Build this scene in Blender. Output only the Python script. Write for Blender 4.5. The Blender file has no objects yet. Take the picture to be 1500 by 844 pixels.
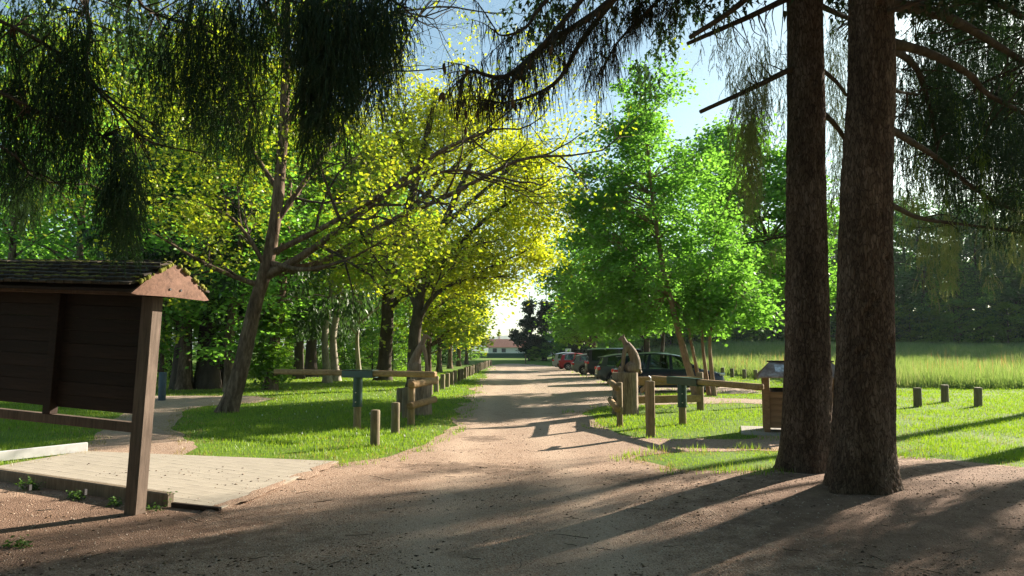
import bpy, bmesh, math, random
import numpy as np
from mathutils import Vector, Matrix, Euler, Quaternion

scene = bpy.context.scene
COL = scene.collection
R = math.radians
PI = math.pi

# ------------------------------------------------------------------ camera
EYE = 1.65
FPX = 1040.0                       # focal length in pixels of a 1500 px wide picture
PITCH = math.atan(92.0 / FPX)
cam_d = bpy.data.cameras.new('camera')
cam = bpy.data.objects.new('camera', cam_d)
COL.objects.link(cam)
cam_d.sensor_width = 36.0
cam_d.lens = 36.0 * FPX / 1500.0
cam_d.clip_start = 0.05
cam_d.clip_end = 9000
cam.location = (0, 0, EYE)
cam.rotation_euler = (PI / 2 + PITCH, 0, 0)
scene.camera = cam

# ------------------------------------------------------------------ sky, sun, exposure
SUN_EL = R(21.5)
SUN_AZ = math.atan2(0.78, 0.63)    # from +Y towards +X
world = bpy.data.worlds.new('World')
scene.world = world
world.use_nodes = True
wn = world.node_tree
wn.nodes.clear()
w_out = wn.nodes.new('ShaderNodeOutputWorld')
w_bg = wn.nodes.new('ShaderNodeBackground')
w_sky = wn.nodes.new('ShaderNodeTexSky')
w_sky.sky_type = 'NISHITA'
w_sky.sun_disc = False
w_sky.sun_elevation = SUN_EL
w_sky.sun_rotation = SUN_AZ
w_sky.altitude = 200
w_sky.air_density = 1.0
w_sky.dust_density = 1.1
w_sky.ozone_density = 1.2
w_bg.inputs['Strength'].default_value = 0.05
w_hue = wn.nodes.new('ShaderNodeMix'); w_hue.data_type = 'RGBA'; w_hue.blend_type = 'MULTIPLY'
w_hue.inputs[0].default_value = 1.0; w_hue.inputs[7].default_value = (0.95, 1.08, 0.98, 1)
wn.links.new(w_sky.outputs[0], w_hue.inputs[6]); wn.links.new(w_hue.outputs[2], w_bg.inputs[0])
wn.links.new(w_bg.outputs[0], w_out.inputs[0])

sun_d = bpy.data.lights.new('sun', 'SUN')
sun_d.energy = 5.0
sun_d.angle = R(0.5)
sun_d.color = (1.0, 0.88, 0.72)
sun = bpy.data.objects.new('sun', sun_d)
COL.objects.link(sun)
SUN_DIR = Vector((math.sin(SUN_AZ) * math.cos(SUN_EL), math.cos(SUN_AZ) * math.cos(SUN_EL), math.sin(SUN_EL)))
sun.rotation_euler = (-SUN_DIR).to_track_quat('-Z', 'Y').to_euler()
sun.location = (30, 25, 20)

vs = scene.view_settings
vs.view_transform = 'Standard'
vs.look = 'None'
vs.exposure = 1.95
vs.gamma = 1.0
vs.use_curve_mapping = False
cy = scene.cycles
cy.max_bounces = 8
cy.diffuse_bounces = 4
cy.transmission_bounces = 4
cy.transparent_max_bounces = 12
cy.use_denoising = True
cy.denoising_prefilter = 'NONE'
cy.sample_clamp_indirect = 3.0
cy.caustics_reflective = False
cy.caustics_refractive = False

# ------------------------------------------------------------------ numeric helpers
def _h(i, j, k):
    with np.errstate(over='ignore'):
        n = (i.astype(np.int64) * 374761393 + j.astype(np.int64) * 668265263 + k.astype(np.int64) * 1440662683) & 0xFFFFFFFF
        n = ((n ^ (n >> 13)) * 1274126177) & 0xFFFFFFFF
        n = (n ^ (n >> 16)) & 0xFFFFFFFF
    return n / 4294967295.0

def vnoise(x, y, z=0.0):
    x = np.asarray(x, float); y = np.asarray(y, float); z = np.asarray(z, float) + np.zeros_like(x)
    i = np.floor(x); j = np.floor(y); k = np.floor(z)
    u = x - i; v = y - j; w = z - k
    u = u * u * (3 - 2 * u); v = v * v * (3 - 2 * v); w = w * w * (3 - 2 * w)
    r = 0
    for a in (0, 1):
        for b in (0, 1):
            for c in (0, 1):
                r = r + _h(i + a, j + b, k + c) * (u if a else 1 - u) * (v if b else 1 - v) * (w if c else 1 - w)
    return r

def fbm(x, y, z=0.0, o=3):
    r = 0; a = 0.5; s = 1.0
    for q in range(o):
        r = r + a * (vnoise(np.asarray(x) * s + 17 * q, np.asarray(y) * s, np.asarray(z) * s) - 0.5)
        a *= 0.5; s *= 2.03
    return r

def sstep(a, b, x):
    t = np.clip((np.asarray(x, float) - a) / (b - a), 0, 1)
    return t * t * (3 - 2 * t)

PAD = [(-6.95, 11.72), (-2.56, 10.66), (-3.02, 7.45), (-7.35, 9.75)]   # outline of the paved pad
def height(x, y):
    x = np.asarray(x, float); y = np.asarray(y, float)
    h = 2.3 * sstep(36, 105, y) * sstep(9, 30, x)
    h = h + 9.0 * sstep(113, 185, y) * sstep(4, 24, x)
    h = h + 0.10 * fbm(x / 3.1, y / 3.1, 0.3, 3) * sstep(260, 60, np.abs(y))
    # the spruces stand on a low mound, the track is trodden a little lower
    h = h + 0.16 * np.exp(-(((x - 4.2) / 3.0) ** 2 + ((y - 8.3) / 2.4) ** 2))
    h = h + 0.10 * np.exp(-(((x - 6.5) / 2.2) ** 2 + ((y - 25.0) / 2.0) ** 2))
    h = h - 0.05 * np.exp(-((x - 0.3) / 1.6) ** 2) * sstep(2, 6, y) * sstep(70, 50, y)
    k = sstep(.9, .1, sd_poly(x, y, PAD))
    return h * (1 - k)

def hz(x, y):
    return float(height(np.array([x]), np.array([y]))[0])

def at(px, py, Y):
    """a measured bearing of the photograph, taken at the distance Y, as a point in metres"""
    c = (px - 750.0) / FPX; s = (422.0 - py) / FPX
    d = (c, math.cos(PITCH) - s * math.sin(PITCH), math.sin(PITCH) + s * math.cos(PITCH))
    k = Y / d[1]
    return Vector((d[0] * k, Y, EYE + d[2] * k))

def sd_poly(x, y, poly):
    d = np.full(x.shape, 1e18); s = np.ones(x.shape)
    n = len(poly)
    for i in range(n):
        ax, ay = poly[i]; bx, by = poly[i - 1]
        ex, ey = bx - ax, by - ay
        wx, wy = x - ax, y - ay
        t = np.clip((wx * ex + wy * ey) / (ex * ex + ey * ey), 0, 1)
        dx, dy = wx - ex * t, wy - ey * t
        d = np.minimum(d, dx * dx + dy * dy)
        c1 = y >= ay; c2 = y < by; c3 = ex * wy > ey * wx
        flip = (c1 & c2 & c3) | (~c1 & ~c2 & ~c3)
        s = np.where(flip, -s, s)
    return s * np.sqrt(d)

# ------------------------------------------------------------------ mesh helpers
def mesh_from(name, V, F, smooth=False):
    me = bpy.data.meshes.new(name)
    V = np.asarray(V, dtype=np.float32).reshape(-1, 3)
    if isinstance(F, np.ndarray) and F.ndim == 2:
        k = F.shape[1]; nf = F.shape[0]
        me.vertices.add(len(V)); me.vertices.foreach_set('co', V.ravel())
        me.loops.add(nf * k); me.loops.foreach_set('vertex_index', F.astype(np.int32).ravel())
        me.polygons.add(nf)
        me.polygons.foreach_set('loop_start', np.arange(0, nf * k, k, dtype=np.int32))
        me.update(calc_edges=True)
    else:
        me.from_pydata([tuple(map(float, v)) for v in V], [], F)
        me.update()
    if smooth:
        me.polygons.foreach_set('use_smooth', np.ones(len(me.polygons), dtype=bool))
    return me

class MB:
    """collects boxes, tubes and sheets that become ONE mesh"""
    def __init__(s):
        s.v = []; s.f = []
    def add(s, V, F):
        o = len(s.v)
        s.v += [tuple(map(float, p)) for p in V]
        s.f += [[i + o for i in q] for q in F]
        return s
    def box(s, c, size, rot=None, bev=0.0):
        hx, hy, hz_ = size[0] / 2, size[1] / 2, size[2] / 2
        b = min(bev, hx * .45, hy * .45, hz_ * .45)
        if b <= 0:
            V = [(x, y, z) for x in (-hx, hx) for y in (-hy, hy) for z in (-hz_, hz_)]
            F = [[0, 1, 3, 2], [4, 6, 7, 5], [0, 4, 5, 1], [2, 3, 7, 6], [0, 2, 6, 4], [1, 5, 7, 3]]
        else:
            bm = bmesh.new()
            bmesh.ops.create_cube(bm, size=1.0)
            for v in bm.verts:
                v.co = Vector((v.co.x * size[0], v.co.y * size[1], v.co.z * size[2]))
            bmesh.ops.bevel(bm, geom=list(bm.edges), offset=b, segments=1, affect='EDGES', profile=0.5)
            bm.verts.index_update()
            V = [v.co.copy() for v in bm.verts]; F = [[v.index for v in f.verts] for f in bm.faces]
            bm.free()
        M = rot if rot is not None else Matrix.Identity(3)
        return s.add([M @ Vector(p) + Vector(c) for p in V], F)
    def beam(s, p0, p1, w, h, bev=0.0, up=(0, 0, 1), ext=0.0):
        p0 = Vector(p0); p1 = Vector(p1); d = (p1 - p0); L = d.length; d.normalize()
        u = Vector(up); sx = d.cross(u)
        if sx.length < 1e-4:
            sx = d.cross(Vector((0, 1, 0)))
        sx.normalize(); uz = sx.cross(d).normalized()
        M = Matrix((d, -sx, uz)).transposed()
        return s.box((p0 + p1) / 2, (L + ext, w, h), M, bev)
    def tube(s, pts, rad, n=8, caps=True, jit=0.0, rng=None):
        pts = [Vector(p) for p in pts]
        m = len(pts)
        if not hasattr(rad, '__len__'):
            rad = [rad] * m
        V = []; F = []
        ref = None
        for i, p in enumerate(pts):
            d = (pts[min(i + 1, m - 1)] - pts[max(i - 1, 0)])
            if d.length < 1e-9:
                d = Vector((0, 0, 1))
            d.normalize()
            if ref is None:
                ref = Vector((1, 0, 0)) if abs(d.x) < .8 else Vector((0, 1, 0))
            a = (ref - d * ref.dot(d)).normalized(); b = d.cross(a); ref = a
            for k in range(n):
                t = 2 * PI * k / n
                r = rad[i]
                if jit and rng is not None:
                    r *= 1 + rng.uniform(-jit, jit)
                V.append(p + (a * math.cos(t) + b * math.sin(t)) * r)
        for i in range(m - 1):
            for k in range(n):
                k2 = (k + 1) % n
                F.append([i * n + k, i * n + k2, (i + 1) * n + k2, (i + 1) * n + k])
        if caps:
            F.append(list(range(n - 1, -1, -1)))
            F.append([(m - 1) * n + k for k in range(n)])
        return s.add(V, F)
    def log(s, p0, p1, r, n=14, chamfer=0.012):
        """round timber with a small chamfer at its ends"""
        p0 = Vector(p0); p1 = Vector(p1); d = (p1 - p0).normalized()
        return s.tube([p0, p0 + d * chamfer, p1 - d * chamfer, p1], [r - chamfer, r, r, r - chamfer], n)
    def ball(s, c, r, nu=12, nv=8, rot=None):
        if not hasattr(r, '__len__'):
            r = (r, r, r)
        V = []; F = []
        M = rot if rot is not None else Matrix.Identity(3)
        for j in range(nv + 1):
            ph = PI * j / nv
            for i in range(nu):
                t = 2 * PI * i / nu
                V.append(M @ Vector((r[0] * math.sin(ph) * math.cos(t), r[1] * math.sin(ph) * math.sin(t), r[2] * math.cos(ph))) + Vector(c))
        for j in range(nv):
            for i in range(nu):
                i2 = (i + 1) % nu
                F.append([j * nu + i, (j + 1) * nu + i, (j + 1) * nu + i2, j * nu + i2])
        return s.add(V, F)
    def prism(s, poly, axis_vec):
        """polygon of 3-D points swept along a vector"""
        n = len(poly); a = Vector(axis_vec)
        V = [Vector(p) for p in poly] + [Vector(p) + a for p in poly]
        F = [list(range(n - 1, -1, -1)), list(range(n, 2 * n))]
        for i in range(n):
            j = (i + 1) % n
            F.append([i, j, n + j, n + i])
        return s.add(V, F)
    def lathe(s, prof, n=24, M=None):
        """profile of (radius, axial) pairs turned about the local Y axis"""
        V = []; F = []
        m = len(prof)
        for r, a in prof:
            for k in range(n):
                t = 2 * PI * k / n
                p = Vector((r * math.cos(t), a, r * math.sin(t)))
                V.append(M @ p if M is not None else p)
        for i in range(m - 1):
            for k in range(n):
                k2 = (k + 1) % n
                F.append([i * n + k, i * n + k2, (i + 1) * n + k2, (i + 1) * n + k])
        return s.add(V, F)
    def mesh(s, name, off=None, smooth=False):
        V = np.array(s.v, dtype=np.float32).reshape(-1, 3)
        if off is not None:
            V = V - np.array(off, dtype=np.float32)
        me = mesh_from(name, V, s.f, smooth)
        return me

def smooth_by_angle(me, ang=40):
    bm = bmesh.new(); bm.from_mesh(me)
    bmesh.ops.recalc_face_normals(bm, faces=list(bm.faces))
    for f in bm.faces:
        f.smooth = True
    lim = R(ang)
    for e in bm.edges:
        if len(e.link_faces) == 2:
            if e.calc_face_angle(0) > lim:
                e.smooth = False
    bm.to_mesh(me); bm.free()
    return me

def tag(o, label=None, cat=None, group=None, kind=None):
    if label: o['label'] = label
    if cat: o['category'] = cat
    if group: o['group'] = group
    if kind: o['kind'] = kind
    return o

def thing(name, label, cat, loc, group=None, rz=0.0):
    o = bpy.data.objects.new(name, None)
    o.empty_display_size = 0.2
    COL.objects.link(o)
    o.location = loc; o.rotation_euler = (0, 0, rz)
    return tag(o, label, cat, group)

def root_loc(o):
    p = Vector((0, 0, 0))
    while o is not None:
        p += Vector(o.location); o = o.parent
    return p

def link_mesh(name, me, mat, parent=None, loc=(0, 0, 0)):
    o = bpy.data.objects.new(name, me)
    COL.objects.link(o)
    if mat is not None and not me.materials:
        me.materials.append(mat)
    o.location = loc
    if parent is not None:
        o.parent = parent
    return o

def part(name, mb, mat, parent, smooth=None, local=False, label=None, kind=None):
    """mesh given in world metres (or already local) as a child of parent"""
    off = None if local else root_loc(parent)
    me = mb.mesh(name, off)
    if smooth:
        smooth_by_angle(me, smooth)
    o = link_mesh(name, me, mat, parent)
    return tag(o, label, None, None, kind)

def part_np(name, V, F, mat, parent, smooth=False, kind=None, label=None):
    V = np.asarray(V, float) - np.array(root_loc(parent))
    o = link_mesh(name, mesh_from(name, V, F, smooth), mat, parent)
    return tag(o, label, None, None, kind)

def copy_thing(root, loc, rz=0.0, scale=None, label=None, group=None):
    r = root.copy(); COL.objects.link(r)
    r.location = loc; r.rotation_euler = (0, 0, rz)
    if scale is not None: r.scale = scale
    if label: r['label'] = label
    if group: r['group'] = group
    for ch in list(root.children):
        c = ch.copy(); COL.objects.link(c); c.parent = r
        for g in list(ch.children):
            d = g.copy(); COL.objects.link(d); d.parent = c
    return r

# ------------------------------------------------------------------ materials
def node_mat(name):
    m = bpy.data.materials.new(name); m.use_nodes = True
    nt = m.node_tree; nt.nodes.clear()
    out = nt.nodes.new('ShaderNodeOutputMaterial')
    return m, nt, out

def rgba(c):
    return (c[0], c[1], c[2], 1.0)

def ramp(nt, fac, stops):
    r = nt.nodes.new('ShaderNodeValToRGB')
    e = r.color_ramp.elements
    while len(e) < len(stops):
        e.new(0.5)
    for i, (p, c) in enumerate(stops):
        e[i].position = p; e[i].color = rgba(c)
    nt.links.new(fac, r.inputs[0])
    return r.outputs[0]

def coords(nt, scale=(1, 1, 1), kind='Object', rot=(0, 0, 0)):
    t = nt.nodes.new('ShaderNodeTexCoord'); mp = nt.nodes.new('ShaderNodeMapping')
    mp.inputs['Scale'].default_value = scale
    mp.inputs['Rotation'].default_value = rot
    nt.links.new(t.outputs[kind], mp.inputs[0])
    return mp.outputs[0]

def noise(nt, vec, scale, detail=4, rough=0.55, dist=0.0):
    n = nt.nodes.new('ShaderNodeTexNoise')
    n.inputs['Scale'].default_value = scale; n.inputs['Detail'].default_value = detail
    n.inputs['Roughness'].default_value = rough; n.inputs['Distortion'].default_value = dist
    if vec is not None:
        nt.links.new(vec, n.inputs['Vector'])
    return n.outputs['Fac']

def mixc(nt, fac, a, b, mode='MIX'):
    m = nt.nodes.new('ShaderNodeMix'); m.data_type = 'RGBA'; m.blend_type = mode
    if isinstance(fac, (int, float)): m.inputs[0].default_value = fac
    else: nt.links.new(fac, m.inputs[0])
    for s, q in ((6, a), (7, b)):
        if isinstance(q, (tuple, list)): m.inputs[s].default_value = rgba(q)
        else: nt.links.new(q, m.inputs[s])
    return m.outputs[2]

def math_n(nt, op, a, b=0.0, clamp=False):
    m = nt.nodes.new('ShaderNodeMath'); m.operation = op; m.use_clamp = clamp
    for s, q in ((0, a), (1, b)):
        if isinstance(q, (int, float)): m.inputs[s].default_value = q
        else: nt.links.new(q, m.inputs[s])
    return m.outputs[0]

def bump(nt, h, strength=0.5, dist=0.01):
    b = nt.nodes.new('ShaderNodeBump')
    b.inputs['Strength'].default_value = strength; b.inputs['Distance'].default_value = dist
    nt.links.new(h, b.inputs['Height'])
    return b.outputs[0]

def principled(nt, out, col, rough=0.8, normal=None, metal=0.0, spec=0.3, coat=0.0):
    p = nt.nodes.new('ShaderNodeBsdfPrincipled')
    if isinstance(col, (tuple, list)): p.inputs['Base Color'].default_value = rgba(col)
    else: nt.links.new(col, p.inputs['Base Color'])
    if isinstance(rough, (int, float)): p.inputs['Roughness'].default_value = rough
    else: nt.links.new(rough, p.inputs['Roughness'])
    p.inputs['Metallic'].default_value = metal
    p.inputs['Specular IOR Level'].default_value = spec
    p.inputs['Coat Weight'].default_value = coat
    if normal is not None: nt.links.new(normal, p.inputs['Normal'])
    nt.links.new(p.outputs[0], out.inputs[0])
    return p

def mottled(name, stops, scale=6, rough=0.85, stretch=(1, 1, 1), bump_s=0.4, bump_d=0.006, fine=40, spec=0.25, random_obj=0.0):
    m, nt, out = node_mat(name)
    v = coords(nt, stretch)
    a = noise(nt, v, scale, 6, 0.6)
    b = noise(nt, v, fine, 4, 0.6)
    f = math_n(nt, 'ADD', math_n(nt, 'MULTIPLY', a, 0.65), math_n(nt, 'MULTIPLY', b, 0.35))
    c = ramp(nt, f, stops)
    if random_obj:
        oi = nt.nodes.new('ShaderNodeObjectInfo')
        k = math_n(nt, 'ADD', math_n(nt, 'MULTIPLY', oi.outputs['Random'], 2 * random_obj), 1 - random_obj)
        c = mixc(nt, 1.0, c, k, 'MULTIPLY')
    principled(nt, out, c, rough, bump(nt, f, bump_s, bump_d), spec=spec)
    return m

def wood(name, dark, light, along='Z', grain=1.0, rough=0.8, rnd=0.15, spec=0.25):
    st = {'X': (1.2, 14, 14), 'Y': (14, 1.2, 14), 'Z': (14, 14, 1.2)}[along]
    m, nt, out = node_mat(name)
    v = coords(nt, st)
    a = noise(nt, v, 2.4 * grain, 8, 0.65, 0.6)
    b = noise(nt, coords(nt), 3.0, 4)
    f = math_n(nt, 'ADD', math_n(nt, 'MULTIPLY', a, 0.7), math_n(nt, 'MULTIPLY', b, 0.3))
    c = ramp(nt, f, [(0.32, dark), (0.66, light)])
    if rnd:
        oi = nt.nodes.new('ShaderNodeObjectInfo')
        k = math_n(nt, 'ADD', math_n(nt, 'MULTIPLY', oi.outputs['Random'], 2 * rnd), 1 - rnd)
        c = mixc(nt, 1.0, c, k, 'MULTIPLY')
    principled(nt, out, c, rough, bump(nt, a, 0.5, 0.008), spec=spec)
    return m

def leafmat(name, c1, c2, trans, tmix=0.5, big=0.6, c3=None):
    """thin leaf: lit side diffuse, light shining through; every leaf has its own tint"""
    m, nt, out = node_mat(name)
    g = nt.nodes.new('ShaderNodeNewGeometry')
    stops = [(0.0, c1), (1.0, c2)] if c3 is None else [(0.0, c1), (0.6, c2), (1.0, c3)]
    n = noise(nt, coords(nt), big, 3)
    f = math_n(nt, 'ADD', math_n(nt, 'MULTIPLY', g.outputs['Random Per Island'], 0.65), math_n(nt, 'MULTIPLY', n, 0.35))
    c = ramp(nt, f, stops)
    d = nt.nodes.new('ShaderNodeBsdfDiffuse'); t = nt.nodes.new('ShaderNodeBsdfTranslucent')
    nt.links.new(c, d.inputs[0])
    tc = mixc(nt, 1.0, c, trans, 'MULTIPLY')
    nt.links.new(tc, t.inputs[0])
    mx = nt.nodes.new('ShaderNodeMixShader'); mx.inputs[0].default_value = tmix
    nt.links.new(d.outputs[0], mx.inputs[1]); nt.links.new(t.outputs[0], mx.inputs[2])
    gl = nt.nodes.new('ShaderNodeBsdfGlossy'); gl.inputs['Roughness'].default_value = 0.45
    gl.inputs[0].default_value = (0.8, 0.85, 0.8, 1)
    m2 = nt.nodes.new('ShaderNodeMixShader'); m2.inputs[0].default_value = 0.035
    nt.links.new(mx.outputs[0], m2.inputs[1]); nt.links.new(gl.outputs[0], m2.inputs[2])
    nt.links.new(m2.outputs[0], out.inputs[0])
    return m

def plain(name, c, rough=0.5, metal=0.0, spec=0.4, coat=0.0, var=0.12, scale=9):
    m, nt, out = node_mat(name)
    f = noise(nt, coords(nt), scale, 5)
    k = ramp(nt, f, [(0.3, tuple(x * (1 - var) for x in c)), (0.7, tuple(min(1, x * (1 + var)) for x in c))])
    rr = math_n(nt, 'ADD', math_n(nt, 'MULTIPLY', f, 0.25), max(0.02, rough - 0.12))
    principled(nt, out, k, rr, None, metal, spec, coat)
    return m

def glassmat(name, tint, gl=0.12):
    m, nt, out = node_mat(name)
    t = nt.nodes.new('ShaderNodeBsdfTransparent'); t.inputs[0].default_value = rgba(tint)
    g = nt.nodes.new('ShaderNodeBsdfGlossy'); g.inputs['Roughness'].default_value = 0.03
    fr = nt.nodes.new('ShaderNodeFresnel'); fr.inputs[0].default_value = 1.5
    k = math_n(nt, 'ADD', fr.outputs[0], gl * 0.3, True)
    mx = nt.nodes.new('ShaderNodeMixShader')
    nt.links.new(k, mx.inputs[0]); nt.links.new(t.outputs[0], mx.inputs[1]); nt.links.new(g.outputs[0], mx.inputs[2])
    nt.links.new(mx.outputs[0], out.inputs[0])
    return m

M = {}
M['maple'] = leafmat('maple_leaf', (0.078, 0.19, 0.034), (0.155, 0.32, 0.06), (1.75, 1.8, 0.95), 0.6, 0.5)
M['maple_dark'] = leafmat('broad_leaf', (0.085, 0.18, 0.024), (0.17, 0.29, 0.04), (1.7, 1.8, 0.8), 0.58, 0.4)
M['yellow'] = leafmat('yellow_leaf', (0.19, 0.27, 0.022), (0.36, 0.40, 0.03), (1.6, 1.6, 0.6), 0.58, 0.35, (0.50, 0.46, 0.05))
M['yellow_green'] = leafmat('young_yellow_leaf', (0.10, 0.20, 0.022), (0.27, 0.31, 0.03), (1.5, 1.65, 0.7), 0.55, 0.35, (0.36, 0.30, 0.04))
M['wood_leaf'] = leafmat('forest_leaf', (0.03, 0.09, 0.024), (0.08, 0.17, 0.036), (1.3, 1.5, 0.8), 0.4, 0.15)
M['ivy'] = leafmat('ivy_leaf', (0.014, 0.038, 0.016), (0.035, 0.075, 0.026), (1.2, 1.4, 0.8), 0.3, 0.4)
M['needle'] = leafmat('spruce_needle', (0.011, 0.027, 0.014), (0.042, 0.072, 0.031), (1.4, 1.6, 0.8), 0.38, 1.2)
M['needle_lit'] = leafmat('spruce_needle_sunlit', (0.10, 0.135, 0.065), (0.23, 0.255, 0.125), (1.6, 1.7, 1.0), 0.55, 1.2, (0.26, 0.215, 0.15))  # brighter copy of the spruce needle, the sun on the curtains put into its colour
M['needle_dry'] = leafmat('spruce_needle_dry', (0.02, 0.02, 0.013), (0.05, 0.045, 0.025), (1.2, 1.1, 0.8), 0.3, 1.5)
M['needle_bright'] = leafmat('spruce_shoot', (0.07, 0.13, 0.02), (0.16, 0.22, 0.03), (1.7, 1.7, 0.6), 0.55, 1.2)
M['grass'] = leafmat('grass_blade', (0.08, 0.17, 0.012), (0.18, 0.29, 0.026), (1.5, 1.5, 0.6), 0.45, 0.5, (0.26, 0.30, 0.05))
M['meadow'] = leafmat('meadow_grass', (0.085, 0.155, 0.042), (0.17, 0.24, 0.075), (1.4, 1.45, 0.85), 0.45, 0.12, (0.27, 0.30, 0.14))
M['seedhead'] = leafmat('sorrel_head', (0.20, 0.13, 0.06), (0.34, 0.25, 0.12), (1.4, 1.2, 0.8), 0.4, 0.3)
M['weed'] = leafmat('weed_leaf', (0.04, 0.10, 0.02), (0.10, 0.17, 0.04), (1.4, 1.5, 0.7), 0.4, 2.0)
def plated_bark(name):
    """flaky conifer bark: warm plates parted by dark cracks"""
    m, nt, out = node_mat(name)
    v = coords(nt, (1, 1, .24))
    w = nt.nodes.new('ShaderNodeVectorMath'); w.operation = 'ADD'
    nz = nt.nodes.new('ShaderNodeTexNoise'); nz.inputs['Scale'].default_value = 14; nt.links.new(v, nz.inputs['Vector'])
    sc = nt.nodes.new('ShaderNodeVectorMath'); sc.operation = 'SCALE'; sc.inputs['Scale'].default_value = 0.06
    nt.links.new(nz.outputs['Color'], sc.inputs[0]); nt.links.new(v, w.inputs[0]); nt.links.new(sc.outputs[0], w.inputs[1])
    vo = nt.nodes.new('ShaderNodeTexVoronoi'); vo.feature = 'DISTANCE_TO_EDGE'; vo.inputs['Scale'].default_value = 34; nt.links.new(w.outputs[0], vo.inputs['Vector'])
    vc = nt.nodes.new('ShaderNodeTexVoronoi'); vc.inputs['Scale'].default_value = 34; nt.links.new(w.outputs[0], vc.inputs['Vector'])
    a = noise(nt, v, 4.0, 6, 0.6); b = noise(nt, v, 60, 4, .65)
    sep = nt.nodes.new('ShaderNodeSeparateColor'); nt.links.new(vc.outputs['Color'], sep.inputs[0])
    f = math_n(nt, 'ADD', math_n(nt, 'MULTIPLY', a, 0.5), math_n(nt, 'ADD', math_n(nt, 'MULTIPLY', b, 0.38), math_n(nt, 'MULTIPLY', sep.outputs[0], 0.12)))
    plate = ramp(nt, f, [(0.33, (0.040, 0.027, 0.020)), (0.5, (0.108, 0.075, 0.055)), (0.68, (0.225, 0.168, 0.13))])
    k = nt.nodes.new('ShaderNodeMapRange'); k.inputs[1].default_value = -0.06; k.inputs[2].default_value = 0.14; nt.links.new(vo.outputs['Distance'], k.inputs[0])
    col = mixc(nt, k.outputs[0], (0.018, 0.012, 0.009), plate)
    h = math_n(nt, 'ADD', math_n(nt, 'MULTIPLY', k.outputs[0], 0.7), math_n(nt, 'MULTIPLY', b, 0.5))
    principled(nt, out, col, 0.95, bump(nt, h, 0.8, 0.012), spec=0.08)
    return m
M['bark_spruce'] = plated_bark('spruce_bark')
M['bark'] = mottled('grey_brown_bark', [(0.33, (0.035, 0.024, 0.017)), (0.5, (0.12, 0.084, 0.058)), (0.68, (0.27, 0.205, 0.15))], 7, 0.95, (1, 1, .22), 1.0, 0.03, 26, 0.1)
M['bark_pale'] = mottled('pale_bark', [(0.30, (0.10, 0.085, 0.065)), (0.5, (0.26, 0.23, 0.18)), (0.72, (0.42, 0.38, 0.31))], 5, 0.9, (1, 1, .4), 0.6, 0.012, 22, 0.2)
M['bark_tan'] = mottled('tan_bark', [(0.30, (0.12, 0.075, 0.045)), (0.5, (0.24, 0.16, 0.10)), (0.72, (0.36, 0.26, 0.18))], 6, 0.9, (1, 1, .5), 0.6, 0.012, 26, 0.2)
M['bark_dark'] = mottled('dark_bark', [(0.30, (0.025, 0.02, 0.016)), (0.5, (0.06, 0.048, 0.036)), (0.72, (0.11, 0.09, 0.07))], 5, 0.95, (1, 1, .3), 0.9, 0.02, 22, 0.15)
M['twig'] = mottled('twig_bark', [(0.3, (0.035, 0.026, 0.02)), (0.7, (0.10, 0.078, 0.058))], 8, 0.9, (1, 1, 1), 0.3, 0.004, 40, 0.2)
M['timber'] = wood('weathered_timber', (0.13, 0.088, 0.046), (0.36, 0.26, 0.145), 'Z')
M['timber_x'] = wood('weathered_rail_timber', (0.15, 0.09, 0.04), (0.38, 0.25, 0.12), 'X', 0.8)
M['timber_old'] = wood('old_grey_timber', (0.10, 0.075, 0.05), (0.27, 0.215, 0.155), 'Z')
M['bollard'] = wood('bollard_timber', (0.09, 0.07, 0.045), (0.27, 0.215, 0.135), 'Z', rnd=0.25)
M['shelter'] = wood('stained_brown_timber', (0.062, 0.044, 0.033), (0.18, 0.132, 0.102), 'Z', rnd=0.1)
M['plank'] = wood('dark_stained_plank', (0.012, 0.007, 0.005), (0.034, 0.019, 0.013), 'X', rnd=0.25)
M['gable'] = wood('red_brown_gable_board', (0.10, 0.052, 0.036), (0.27, 0.15, 0.105), 'X', 0.6)
M['shingle'] = wood('wooden_shingle', (0.018, 0.014, 0.010), (0.075, 0.058, 0.04), 'Y', rnd=0.35)
M['carved'] = wood('carved_wood', (0.11, 0.075, 0.05), (0.32, 0.23, 0.165), 'Z', 0.7, rnd=0.1)
M['stump'] = wood('stump_wood', (0.05, 0.032, 0.02), (0.34, 0.255, 0.18), 'Z', 1.0)
M['bin_panel'] = wood('bin_board', (0.14, 0.08, 0.045), (0.33, 0.205, 0.12), 'X', 0.8, rnd=0.15)
M['green_metal'] = plain('green_painted_steel', (0.008, 0.05, 0.042), 0.38, 0.0, 0.5, 0.0, 0.15)
M['steel'] = plain('galvanised_steel', (0.5, 0.5, 0.5), 0.4, 0.9)
M['moss'] = mottled('moss', [(0.3, (0.10, 0.115, 0.018)), (0.7, (0.32, 0.32, 0.06))], 14, 0.95, (1, 1, 1), 0.8, 0.01, 90)
M['kerb'] = plain('pale_kerb_board', (0.45, 0.45, 0.45), 0.8, 0, 0.2, 0, 0.1)
M['paver'] = mottled('pale_paver', [(0.3, (0.30, 0.265, 0.215)), (0.7, (0.42, 0.375, 0.31))], 3, 0.9, (1, 1, 1), 0.5, 0.003, 60, 0.15, 0.05)
M['joint'] = mottled('sand_joint', [(0.3, (0.32, 0.27, 0.21)), (0.7, (0.44, 0.38, 0.30))], 12, 0.95)
M['concrete'] = mottled('concrete', [(0.3, (0.22, 0.21, 0.19)), (0.7, (0.36, 0.34, 0.31))], 5, 0.9)
M['tyre'] = plain('tyre_rubber', (0.02, 0.02, 0.02), 0.85, 0, 0.2)
M['alloy'] = plain('alloy_rim', (0.42, 0.43, 0.44), 0.35, 0.8)
M['trim'] = plain('black_plastic_trim', (0.018, 0.018, 0.02), 0.6)
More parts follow.
